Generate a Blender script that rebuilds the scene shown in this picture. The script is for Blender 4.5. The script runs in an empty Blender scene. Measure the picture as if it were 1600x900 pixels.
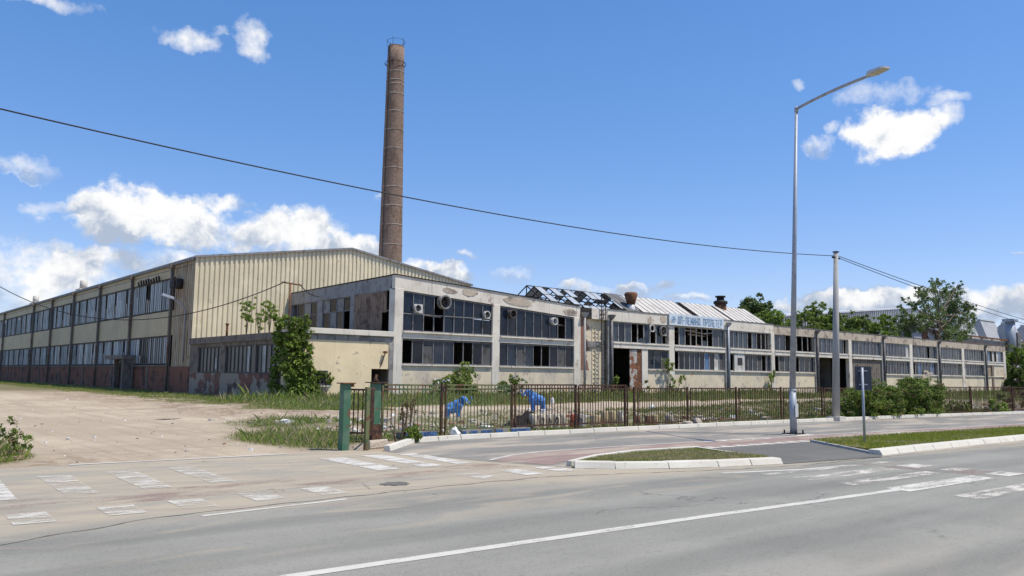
import bpy, bmesh, math, random
import numpy as np
from mathutils import Matrix, Vector
sc = bpy.context.scene
COL = sc.collection
R_ = math.radians
# ------------------------------------------------------------------ camera
cam = bpy.data.cameras.new('camera'); co = bpy.data.objects.new('camera', cam); COL.objects.link(co)
CR = Matrix(((0.75566211, -0.07944961, -0.65012502), (-0.65486371, -0.07448468, -0.75206752), (0.01132712, 0.99405221, -0.10831392)))
EYE = Vector((0, 0, 1.7))
co.matrix_world = Matrix.Translation(EYE) @ CR.to_4x4()
cam.sensor_width = 36; cam.lens = 36*1252/1600; cam.clip_end = 6000; cam.clip_start = .1
sc.camera = co
# ------------------------------------------------------------------ sun, sky
SUN_EL = 65.0; SDIR = Vector((0.61, -0.79, 0)).normalized()
sunv = SDIR*math.cos(R_(SUN_EL)) + Vector((0, 0, math.sin(R_(SUN_EL))))
sl = bpy.data.lights.new('sun', 'SUN'); sl.energy = 4.8; sl.angle = R_(.53); sl.color = (1, .93, .82)
so = bpy.data.objects.new('sun', sl); COL.objects.link(so); so.location = (20, -40, 80)
so.rotation_euler = sunv.to_track_quat('Z', 'Y').to_euler()
sc.view_settings.view_transform = 'Standard'; sc.view_settings.look = 'None'
sc.view_settings.exposure = 0.1; sc.view_settings.gamma = 1; sc.view_settings.use_curve_mapping = False


class NT:
    """tiny node-graph helper"""
    con = 1.
    def __init__(s, tree): s.t = tree; s.n = tree.nodes; s.l = tree.links
    def new(s, typ, **kw):
        n = s.n.new(typ)
        for k, v in kw.items(): setattr(n, k, v)
        return n
    def put(s, sock, v):
        if hasattr(v, 'is_output') or isinstance(v, bpy.types.NodeSocket): s.l.new(v, sock)
        elif v is not None: sock.default_value = v
    def m(s, op, a, b=None, c=None, clamp=False):
        n = s.new('ShaderNodeMath', operation=op); n.use_clamp = clamp
        s.put(n.inputs[0], a)
        if b is not None: s.put(n.inputs[1], b)
        if c is not None: s.put(n.inputs[2], c)
        return n.outputs[0]
    def v(s, op, a, b=None, scale=None):
        n = s.new('ShaderNodeVectorMath', operation=op); s.put(n.inputs[0], a)
        if b is not None: s.put(n.inputs[1], b)
        if scale is not None: s.put(n.inputs['Scale'], scale)
        return n.outputs['Value'] if op in ('DOT_PRODUCT', 'LENGTH') else n.outputs[0]
    def mix(s, f, a, b, blend='MIX'):
        n = s.new('ShaderNodeMix', data_type='RGBA', blend_type=blend)
        s.put(n.inputs[0], f); s.put(n.inputs[6], a if not isinstance(a, tuple) else (*a[:3], 1)); s.put(n.inputs[7], b if not isinstance(b, tuple) else (*b[:3], 1))
        return n.outputs[2]
    def ramp(s, f, lo, hi, a=0., b=1.):
        n = s.new('ShaderNodeMapRange'); n.interpolation_type = 'SMOOTHSTEP'
        s.put(n.inputs[0], f); n.inputs[1].default_value = lo; n.inputs[2].default_value = hi
        n.inputs[3].default_value = a; n.inputs[4].default_value = b
        return n.outputs[0]
    def noise(s, vec, scale, detail=4, rough=.55, dist=0., col=False):
        n = s.new('ShaderNodeTexNoise'); s.put(n.inputs['Vector'], vec)
        n.inputs['Scale'].default_value = scale; n.inputs['Detail'].default_value = detail
        n.inputs['Roughness'].default_value = rough; n.inputs['Distortion'].default_value = dist
        if col: return n.outputs['Color']
        return n.outputs['Fac'] if s.con == 1 else s.m('MULTIPLY_ADD', n.outputs['Fac'], s.con, .5-.5*s.con, clamp=True)
    def mapping(s, vec, sc_=(1, 1, 1), rot=(0, 0, 0), loc=(0, 0, 0)):
        n = s.new('ShaderNodeMapping'); s.put(n.inputs[0], vec)
        n.inputs['Scale'].default_value = sc_; n.inputs['Rotation'].default_value = rot; n.inputs['Location'].default_value = loc
        return n.outputs[0]
    def pos(s): return s.new('ShaderNodeNewGeometry').outputs['Position']


def pxdir(px, py):
    return (CR @ Vector(((px-800)/1252, -(py-450)/1252, -1))).normalized()


w = bpy.data.worlds.new('World'); sc.world = w; w.use_nodes = True
g = NT(w.node_tree); g.n.clear()
sky = g.new('ShaderNodeTexSky', sky_type='NISHITA', sun_disc=False)
sky.sun_elevation = R_(SUN_EL); sky.sun_rotation = math.atan2(SDIR.x, SDIR.y)
sky.altitude = 200; sky.air_density = 1.0; sky.dust_density = .35; sky.ozone_density = 3.2
bg = g.new('ShaderNodeBackground'); bg.inputs[1].default_value = .22
hs = g.new('ShaderNodeHueSaturation'); hs.inputs['Saturation'].default_value = 1.32; g.l.new(sky.outputs[0], hs.inputs['Color']); gm = g.new('ShaderNodeGamma'); gm.inputs[1].default_value = .72; g.l.new(hs.outputs[0], gm.inputs[0]); g.l.new(g.mix(1.0, gm.outputs[0], (.95, .905, 1.10), 'MULTIPLY'), bg.inputs[0])
dirv = g.new('ShaderNodeTexCoord').outputs['Generated']
wob = g.v('SUBTRACT', g.noise(dirv, 11, 5, .62, col=True), (.5, .5, .5))
dw = g.v('ADD', dirv, g.v('SCALE', wob, scale=.055))
wob2 = g.v('SUBTRACT', g.noise(dirv, 55, 4, .6, col=True), (.5, .5, .5))
dw = g.v('ADD', dw, g.v('SCALE', wob2, scale=.014))
# fair-weather cumulus banks: a direction on the sky, half width, half height (in thousandths of a radian * 1.252), strength
CLOUDS = [(215, 345, 118, 50, 1), (300, 350, 90, 44, 1), (445, 362, 100, 44, 1), (345, 312, 55, 16, .7), (535, 388, 75, 32, .9), (590, 398, 40, 25, .8), (115, 322, 60, 12, .55),
          (75, 425, 150, 48, .85), (215, 418, 110, 26, .7), (0, 440, 130, 70, .6), (270, 405, 70, 16, .6),
          (300, 60, 52, 19, .6), (398, 60, 28, 32, .6), (350, 52, 18, 8, .4), (55, 262, 42, 17, .5), (2, 263, 18, 12, .4),
          (690, 432, 62, 20, .9), (640, 422, 30, 14, .7), (730, 402, 24, 7, .5), (805, 432, 40, 20, .5), (590, 303, 10, 6, .35),
          (915, 446, 55, 20, .75), (975, 452, 60, 17, .75), (1042, 443, 20, 11, .6), (1080, 470, 60, 12, .5),
          (1400, 205, 66, 40, 1.1), (1400, 228, 40, 24, .8), (1290, 231, 34, 20, .65), (1390, 150, 60, 17, .5), (1475, 183, 24, 20, .55), (1478, 157, 34, 10, .4), (1258, 130, 11, 9, .4), (1313, 200, 14, 10, .4),
          (1330, 472, 100, 22, .9), (1440, 466, 80, 20, .8), (1560, 480, 80, 26, .9), (1240, 482, 50, 16, .7), (75, -4, 80, 12, .5), (1596, 402, 14, 5, .4)]
best = None; wsum = None; vsum = None; osum = None
for (cx, cy, rx, ry, st) in CLOUDS:
    rx, ry = rx*.94, ry*.94
    c = pxdir(cx, cy); U = Vector((c.y, -c.x, 0)).normalized(); V = U.cross(c)*1.0
    if V.z < 0: V = -V
    u = g.v('DOT_PRODUCT', dw, tuple(U*(1252/rx))); vv = g.v('DOT_PRODUCT', dw, tuple(V*(1252/ry)))
    off_u = U.dot(c)*1252/rx; off_v = V.dot(c)*1252/ry
    vv = g.m('SUBTRACT', vv, off_v)
    r2 = g.m('ADD', g.m('MULTIPLY', u, u), g.m('MULTIPLY', vv, vv))
    f = g.m('MULTIPLY', g.m('SUBTRACT', 1.0, r2), .55+.45*min(st, 1))
    f = g.m('MAXIMUM', f, -1.0)
    best = f if best is None else g.m('MAXIMUM', best, f)
    fp = g.m('MAXIMUM', f, 0.001)
    wsum = fp if wsum is None else g.m('ADD', wsum, fp)
    osum = g.m('MULTIPLY', fp, float(st)) if osum is None else g.m('MULTIPLY_ADD', fp, float(st), osum)
    vsum = g.m('MULTIPLY', fp, vv) if vsum is None else g.m('MULTIPLY_ADD', fp, vv, vsum)
rel = g.m('DIVIDE', vsum, wsum)
fb = g.noise(dirv, 24, 8, .58); fb3 = g.noise(dirv, 75, 5, .6)
fld = g.m('ADD', g.m('ADD', best, g.m('MULTIPLY', g.m('SUBTRACT', fb, .5), 2.5)), g.m('MULTIPLY', g.m('SUBTRACT', fb3, .5), .9))
op = g.ramp(g.m('DIVIDE', osum, wsum), .2, .95, 0, 1.0)
dens = g.m('POWER', g.m('DIVIDE', g.m('ADD', fld, .03), g.m('MULTIPLY_ADD', op, -1.25, 1.85), clamp=True), 1.25)
# billows: the side of each puff that looks up and towards the sun is brighter than its flat base
nb = g.noise(dw, 17, 6, .55); nb2 = g.noise(g.v('ADD', dw, (.006, -.004, .020)), 17, 6, .55)
lit = g.m('ADD', g.m('MULTIPLY', g.m('SUBTRACT', nb, nb2), 4.2), g.m('MULTIPLY', rel, .8))
shade = g.ramp(lit, -.80, .36)
ccol = g.mix(shade, (.44, .52, .66), (.98, .98, .98))
cb = g.new('ShaderNodeBackground'); g.l.new(ccol, cb.inputs[0]); cb.inputs[1].default_value = .95
ms = g.new('ShaderNodeMixShader'); g.l.new(dens, ms.inputs[0]); g.l.new(bg.outputs[0], ms.inputs[1]); g.l.new(cb.outputs[0], ms.inputs[2])
wo = g.new('ShaderNodeOutputWorld'); g.l.new(ms.outputs[0], wo.inputs[0])


# ------------------------------------------------------------------ materials
NT.con = 1.65
def material(name, fn, rough=.85, spec=.3, metal=0., bump=None):
    m = bpy.data.materials.new(name); m.use_nodes = True
    t = NT(m.node_tree); b = m.node_tree.nodes['Principled BSDF']
    b.inputs['Roughness'].default_value = rough; b.inputs['Metallic'].default_value = metal
    b.inputs['Specular IOR Level'].default_value = spec
    r = fn(t)
    h = None
    if isinstance(r, tuple) and len(r) == 2 and not isinstance(r[0], (int, float)): r, h = r
    t.put(b.inputs['Base Color'], (*r, 1) if isinstance(r, tuple) else r)
    if h is not None:
        bn = t.new('ShaderNodeBump'); bn.inputs['Strength'].default_value = bump[0]; bn.inputs['Distance'].default_value = bump[1]
        t.l.new(h, bn.inputs['Height']); t.l.new(bn.outputs[0], b.inputs['Normal'])
    return m


def weathered(name, c, stains=(), streak=None, rough=.85, spec=.25, metal=0, bump=(.4, .01), seed=0., fine=.12):
    """base colour broken up by stains (colour, scale, lo, hi) and rain streaks (colour, lo, hi)"""
    def fn(t):
        p = t.mapping(t.pos(), loc=(seed, seed*1.7, seed*.6))
        col = t.mix(t.noise(p, 1.1, 5), tuple(x*.86 for x in c), tuple(min(1, x*1.1) for x in c))
        for (sc2, scale, lo, hi) in stains:
            col = t.mix(t.ramp(t.noise(p, scale, 6, .65), lo, hi), col, sc2)
        if streak:
            sp = t.mapping(p, (3.2, 3.2, .22))
            col = t.mix(t.ramp(t.noise(sp, 1.3, 5, .7), streak[1], streak[2]), col, streak[0])
        fnz = t.noise(p, 38, 3, .6)
        col = t.mix(fine, col, t.mix(fnz, (0, 0, 0), (1, 1, 1)), 'OVERLAY')
        return col, t.noise(p, 22, 5, .65)
    return material(name, fn, rough, spec, metal, bump)


M = {}
M['plaster_cream'] = weathered('plaster_cream', (.70, .60, .43), [((.56, .49, .38), .35, .5, .72), ((.42, .36, .29), 1.7, .63, .74), ((.66, .44, .27), .55, .66, .8)], ((.36, .31, .25), .62, .86))
M['plaster_smooth'] = weathered('plaster_smooth', (.80, .66, .42), [((.70, .58, .38), .4, .55, .8), ((.38, .32, .24), 2.2, .70, .78)], ((.42, .37, .29), .70, .95))
M['concrete_white'] = weathered('concrete_white', (.70, .645, .545), [((.58, .52, .43), .5, .52, .76), ((.40, .33, .26), .8, .68, .74)], ((.28, .26, .23), .62, .84))
M['concrete_grey'] = weathered('concrete_grey', (.27, .26, .24), [((.17, .16, .15), .9, .5, .7), ((.40, .38, .34), .6, .6, .8)], ((.09, .085, .08), .58, .78))
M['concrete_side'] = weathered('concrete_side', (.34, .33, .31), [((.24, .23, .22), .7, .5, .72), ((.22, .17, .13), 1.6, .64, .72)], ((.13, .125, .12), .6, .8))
M['concrete_rough'] = weathered('concrete_rough', (.53, .45, .35), [((.28, .23, .19), 1.3, .55, .66)], None, bump=(.9, .04))
M['concrete_dark'] = weathered('concrete_dark', (.20, .17, .14), [((.12, .10, .085), 1.5, .5, .7)], ((.05, .05, .05), .55, .8))
M['soot_and_dark'] = weathered('soot_and_dark', (.03, .028, .027), [((.1, .06, .05), 2, .55, .7)])  # soot of the burnt gap; also the painted dark of openings
M['interior'] = weathered('interior', (.20, .19, .18), [((.1, .09, .085), .4, .45, .7)])
M['panel_cream'] = weathered('panel_cream', (.49, .40, .235), [((.41, .335, .20), .25, .5, .75)], ((.30, .25, .17), .66, .9), .55, .4, bump=(.1, .004))
M['panel_rusty'] = weathered('panel_rusty', (.38, .32, .22), [((.26, .19, .12), .6, .5, .7)], ((.2, .12, .06), .52, .72), .6, .3)
M['sheet_cream'] = weathered('sheet_cream', (.74, .645, .44), [((.64, .56, .38), .2, .5, .75), ((.44, .36, .24), .9, .70, .8)], ((.56, .47, .31), .64, .85), .5, .4, bump=(.1, .004))
M['rust'] = weathered('rust', (.16, .075, .04), [((.28, .13, .07), 3, .5, .7), ((.07, .04, .03), 5, .55, .7)], None, .9, .2)
M['rust_fence'] = weathered('rust_fence', (.085, .045, .03), [((.15, .08, .05), 4, .5, .7), ((.04, .03, .025), 6, .5, .7)], None, .85, .2)
M['fence_green'] = weathered('fence_green', (.15, .165, .07), [((.15, .08, .045), 4, .52, .62), ((.07, .11, .05), 3, .5, .7)], None, .75, .3)
M['paint_green'] = weathered('paint_green', (.055, .15, .085), [((.15, .075, .045), 3, .62, .7), ((.10, .17, .11), 2, .5, .7)], ((.12, .07, .045), .64, .78), .6, .4)
M['sheet_brown'] = weathered('sheet_brown', (.30, .21, .145), [((.13, .085, .06), 1.2, .45, .7)], ((.09, .055, .04), .5, .8), .7, .3)
M['door_peeling'] = weathered('door_peeling', (.44, .42, .38), [((.22, .085, .04), .9, .52, .58), ((.12, .05, .03), 2, .6, .66)], ((.25, .11, .06), .62, .76), .7, .3)
M['black_metal'] = weathered('black_metal', (.025, .023, .022), [((.07, .04, .03), 4, .6, .7)], None, .7, .3)
M['pipe_grey'] = weathered('pipe_grey', (.17, .165, .16), [((.09, .08, .075), 2, .5, .7)], ((.09, .06, .045), .6, .8), .6, .4)
M['pipe_rust'] = weathered('pipe_rust', (.20, .165, .13), [((.14, .07, .045), 2, .55, .7)], None, .8, .3)
M['galv'] = weathered('galv', (.34, .37, .41), [((.27, .29, .33), 3, .5, .7)], None, .55, .5, .25, bump=(.08, .002), fine=.05)
M['galv_light'] = weathered('galv_light', (.55, .55, .53), [((.45, .45, .44), 3, .5, .7)], None, .5, .5, bump=(.08, .002), fine=.05)
M['pole_concrete'] = weathered('pole_concrete', (.37, .36, .34), [((.34, .33, .31), 1.5, .5, .7)], ((.27, .26, .25), .62, .85), bump=(.3, .004))
M['lamp_glass'] = weathered('lamp_glass', (.46, .43, .33), [], None, .3, .5, bump=(0, 0), fine=.03)
M['roof_sheet'] = weathered('roof_sheet', (.50, .475, .425), [((.36, .33, .29), .5, .55, .85), ((.27, .18, .13), 1.4, .68, .78)], None, .6, .4)
M['roof_seam'] = weathered('roof_seam', (.30, .29, .27), [((.2, .18, .16), 2, .5, .7)], None, .7, .3)
M['roof_dark'] = weathered('roof_dark', (.12, .12, .12), [((.2, .19, .18), .6, .5, .7)])
M['far_sheet'] = weathered('far_sheet', (.40, .41, .42), [((.33, .34, .35), .2, .5, .7)], None, .6, .3)
M['far_light'] = weathered('far_light', (.62, .63, .64), [((.52, .53, .54), .2, .5, .7)], None, .6, .3)
M['frame_grey'] = weathered('frame_grey', (.24, .24, .24), [((.14, .12, .1), 3, .5, .7)], None, .7, .3)
M['frame_light'] = weathered('frame_light', (.40, .39, .36), [((.25, .22, .19), 3, .5, .7)], None, .7, .3)
M['frame_dark'] = weathered('frame_dark', (.085, .078, .07), [((.09, .06, .045), 3, .55, .7)], None, .7, .3)
M['board_white'] = weathered('board_white', (.55, .54, .5), [((.4, .36, .3), 1.5, .55, .7)], ((.3, .26, .22), .65, .85))
M['tile_blue'] = weathered('tile_blue', (.03, .09, .24), [((.07, .16, .34), 6, .5, .6)], None, .3, .5)
M['blue_paint'] = weathered('blue_paint', (.05, .20, .52), [((.09, .28, .60), 4, .5, .7), ((.05, .12, .28), 7, .6, .7), ((.22, .26, .32), 9, .68, .76)], ((.05, .10, .2), .6, .85), .6, .35)
M['cream_paint'] = weathered('cream_paint', (.62, .57, .46), [((.48, .42, .32), 3, .5, .65), ((.3, .26, .2), 6, .64, .72)], None, .8, .3)
M['ochre_paint'] = weathered('ochre_paint', (.46, .37, .22), [((.34, .27, .17), 3, .5, .65)], None, .8, .3)
M['brown_paint'] = weathered('brown_paint', (.20, .12, .07), [((.1, .06, .04), 4, .5, .65)], None, .8, .3)
M['red_paint'] = weathered('red_paint', (.42, .09, .05), [((.25, .06, .04), 5, .5, .65)], None, .8, .3)
M['black_paint'] = weathered('black_paint', (.02, .02, .02), [], None, .8, .3)
M['black_sheet'] = weathered('black_sheet', (.012, .012, .012), [((.02, .02, .018), 4, .5, .6)], None, .7, .15, bump=(.8, .03))
M['white_trash'] = weathered('white_trash', (.72, .72, .70), [((.5, .48, .44), 5, .5, .7)], None, .6, .3)
M['wood'] = weathered('wood', (.36, .27, .18), [((.22, .16, .11), 4, .5, .7)], None, .85, .2)
M['bark'] = weathered('bark', (.13, .10, .075), [((.2, .17, .13), 4, .5, .7)], None, .95, .1, bump=(.8, .02))
M['sign_board'] = weathered('sign_board', (.60, .67, .72), [((.48, .54, .58), 1.2, .5, .7), ((.35, .28, .2), 3, .68, .76)], ((.42, .42, .42), .66, .88), .5, .4)
M['sign_blue'] = weathered('sign_blue', (.16, .30, .48), [((.32, .43, .55), 3, .55, .7)], None, .6, .3)
M['sign_back'] = weathered('sign_back', (.035, .04, .055), [((.05, .055, .07), 4, .5, .7)], None, .5, .4)
M['stone'] = weathered('stone', (.42, .37, .31), [((.30, .26, .21), 6, .5, .65)])
M['kerb_white'] = weathered('kerb_white', (.58, .55, .47), [((.52, .48, .40), 1.3, .55, .85), ((.40, .36, .30), 6, .70, .82)], None, .85, .2)
M['kerb_grey'] = weathered('kerb_grey', (.36, .34, .31), [((.24, .22, .2), 3, .5, .65)])
M['hoop_steel'] = weathered('hoop_steel', (.36, .32, .28), [((.2, .14, .1), 1.5, .5, .62)], None, .8, .3)
M['damp'] = weathered('damp', (.27, .22, .17), [((.2, .16, .12), 2, .5, .6)])
M['seam_dirt'] = weathered('seam_dirt', (.17, .14, .11), [((.09, .08, .07), 3, .45, .6)])
M['cable_black'] = weathered('cable_black', (.02, .02, .022), [], None, .6, .3)


def brick(name, c1, c2, mortar, dirt=None, scale=1., plaster=None):
    def fn(t):
        p = t.pos()
        s = t.new('ShaderNodeSeparateXYZ'); t.l.new(p, s.inputs[0])
        cx = t.new('ShaderNodeCombineXYZ'); t.l.new(t.m('ADD', s.outputs[0], s.outputs[1]), cx.inputs[0]); t.l.new(s.outputs[2], cx.inputs[1])
        b = t.new('ShaderNodeTexBrick'); t.l.new(cx.outputs[0], b.inputs['Vector'])
        b.inputs['Color1'].default_value = (*c1, 1); b.inputs['Color2'].default_value = (*c2, 1); b.inputs['Mortar'].default_value = (*mortar, 1)
        b.inputs['Scale'].default_value = 1; b.inputs['Brick Width'].default_value = .27*scale; b.inputs['Row Height'].default_value = .085*scale; b.inputs['Mortar Size'].default_value = .012*scale
        col = b.outputs['Color']
        if dirt: col = t.mix(t.ramp(t.noise(p, .7, 6, .65), dirt[1], dirt[2]), col, dirt[0])
        h = b.outputs['Fac']
        if plaster: col = t.mix(t.ramp(t.noise(t.mapping(p, loc=(3, 5, 2)), .8, 6, .6), plaster[1], plaster[2]), col, plaster[0])
        return col, t.m('SUBTRACT', 1, h)
    return material(name, fn, .9, .2, 0, (.4, .01))


M['brick_dark'] = brick('brick_dark', (.27, .10, .06), (.19, .07, .045), (.2, .14, .1), ((.07, .05, .04), .48, .72))
M['brick_annex'] = brick('brick_annex', (.24, .09, .06), (.18, .07, .05), (.2, .16, .13), ((.09, .075, .065), .46, .70), 1, ((.30, .26, .21), .46, .53))
M['brick_red'] = brick('brick_red', (.30, .11, .065), (.22, .08, .05), (.28, .22, .18), ((.2, .17, .15), .5, .7))


def chimney_mat(t):
    p = t.pos()
    s = t.new('ShaderNodeSeparateXYZ'); t.l.new(t.v('SUBTRACT', p, (50.8, 81, 0)), s.inputs[0])
    an = t.m('MULTIPLY', t.m('ARCTAN2', s.outputs[1], s.outputs[0]), 1.3)
    cx = t.new('ShaderNodeCombineXYZ'); t.l.new(an, cx.inputs[0]); t.l.new(s.outputs[2], cx.inputs[1])
    b = t.new('ShaderNodeTexBrick'); t.l.new(cx.outputs[0], b.inputs['Vector'])
    b.inputs['Color1'].default_value = (.24, .165, .125, 1); b.inputs['Color2'].default_value = (.16, .11, .085, 1); b.inputs['Mortar'].default_value = (.25, .2, .155, 1)
    b.inputs['Scale'].default_value = 1; b.inputs['Brick Width'].default_value = .36; b.inputs['Row Height'].default_value = .16; b.inputs['Mortar Size'].default_value = .022
    col = t.mix(t.ramp(t.noise(t.mapping(p, (1, 1, .35)), .9, 6, .65), .48, .72), b.outputs['Color'], (.15, .105, .08))
    col = t.mix(t.ramp(t.noise(p, 2.6, 5, .65), .58, .7), col, (.27, .18, .13))
    return col, t.m('SUBTRACT', 1, b.outputs['Fac'])


M['chimney_brick'] = material('chimney_brick', chimney_mat, .95, .15, 0, (.5, .02))


def glass(name, c, rough=.14, dirt=(.16, .16, .15), amt=.35, spec=.5):
    def fn(t):
        p = t.pos()
        col = t.mix(t.ramp(t.noise(p, .9, 5, .6), .45, .75, 0, amt), c, dirt)
        return t.mix(t.ramp(t.noise(t.mapping(p, (3, 3, .5)), 1.8, 4), .55, .8, 0, amt), col, dirt)
    return material(name, fn, rough, spec)


M['glass_dark'] = glass('glass_dark', (.008, .013, .024), .10, (.03, .035, .045), .3, .3)
M['glass_blue'] = glass('glass_blue', (.018, .028, .046), .18, (.06, .068, .08), .4, .35)
M['glass_pale'] = glass('glass_pale', (.038, .052, .072), .25, (.085, .095, .105), .5, .35)
M['glass_sky'] = glass('glass_sky', (.06, .14, .28), .3, (.2, .25, .3), .4)
M['profile_glass'] = glass('profile_glass', (.42, .47, .49), .35, (.2, .2, .18), .6)
M['profile_glass_dim'] = glass('profile_glass_dim', (.27, .31, .32), .35, (.14, .14, .12), .6)
M['profile_glass_dark'] = glass('profile_glass_dark', (.035, .04, .04), .35, (.09, .085, .08), .6)
M['skylight_glass'] = glass('skylight_glass', (.42, .45, .47), .25, (.3, .3, .3), .5)
M['blind'] = weathered('blind', (.10, .10, .10), [((.06, .055, .05), 2, .5, .7)])
M['curtain'] = weathered('curtain', (.32, .31, .28), [((.2, .19, .17), 2, .5, .7)])


def leaf(name, a, b):
    m = bpy.data.materials.new(name); m.use_nodes = True
    t = NT(m.node_tree); pb = m.node_tree.nodes['Principled BSDF']
    rnd = t.new('ShaderNodeNewGeometry').outputs['Random Per Island']
    col = t.mix(rnd, a, b)
    t.l.new(col, pb.inputs['Base Color']); pb.inputs['Roughness'].default_value = .6; pb.inputs['Specular IOR Level'].default_value = .25
    tr = t.new('ShaderNodeBsdfTranslucent'); t.l.new(t.mix(.5, col, (.16, .2, .03)), tr.inputs[0])
    mx = t.new('ShaderNodeMixShader'); mx.inputs[0].default_value = .28
    t.l.new(pb.outputs[0], mx.inputs[1]); t.l.new(tr.outputs[0], mx.inputs[2])
    t.l.new(mx.outputs[0], m.node_tree.nodes['Material Output'].inputs[0])
    return m


M['leaf_mid'] = leaf('leaf_mid', (.11, .165, .03), (.19, .255, .055))
M['leaf_bright'] = leaf('leaf_bright', (.16, .25, .03), (.26, .35, .06))
M['leaf_dark'] = leaf('leaf_dark', (.055, .09, .025), (.10, .15, .045))
M['leaf_blue'] = leaf('leaf_blue', (.12, .18, .07), (.21, .27, .13))
M['leaf_yellow'] = leaf('leaf_yellow', (.19, .26, .05), (.29, .36, .10))
M['leaf_dry'] = leaf('leaf_dry', (.17, .12, .06), (.28, .21, .11))
M['grass_lush'] = leaf('grass_lush', (.19, .28, .04), (.32, .40, .08))
M['grass_dry'] = leaf('grass_dry', (.38, .32, .15), (.54, .46, .25))
M['grass_lawn'] = leaf('grass_lawn', (.23, .27, .03), (.36, .37, .07))


# ------------------------------------------------------------------ scene-building helpers
def tag(o, label=None, cat=None, group=None, kind=None):
    if label: o['label'] = label
    if cat: o['category'] = cat
    if group: o['group'] = group
    if kind: o['kind'] = kind
    return o


def thing(name, label, cat, loc=(0, 0, 0), group=None, rz=0):
    o = bpy.data.objects.new(name, None); COL.objects.link(o); o.location = loc; o.rotation_euler.z = rz
    o.empty_display_size = .3
    return tag(o, label, cat, group)


def copy_tree(o, parent=None):
    c = o.copy(); COL.objects.link(c); c.parent = parent
    for ch in o.children: copy_tree(ch, c)
    return c


def mesh_np(name, verts, faces, mats, fm=None, parent=None, smooth=False, off=None):
    """verts (n,3); faces (m,k) all of one length"""
    me = bpy.data.meshes.new(name); verts = np.asarray(verts, np.float32); faces = np.asarray(faces, np.int32)
    if off is not None: verts = verts - np.asarray(off, np.float32)
    n, k = faces.shape
    me.vertices.add(len(verts)); me.vertices.foreach_set('co', verts.ravel())
    me.loops.add(n*k); me.loops.foreach_set('vertex_index', faces.ravel())
    me.polygons.add(n); me.polygons.foreach_set('loop_start', np.arange(0, n*k, k, dtype=np.int32))
    if fm is not None: me.polygons.foreach_set('material_index', np.asarray(fm, np.int32))
    me.polygons.foreach_set('use_smooth', np.full(n, smooth))
    for m in mats: me.materials.append(M[m] if isinstance(m, str) else m)
    me.update(calc_edges=True); me.validate()
    o = bpy.data.objects.new(name, me); COL.objects.link(o); o.parent = parent
    return o


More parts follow.
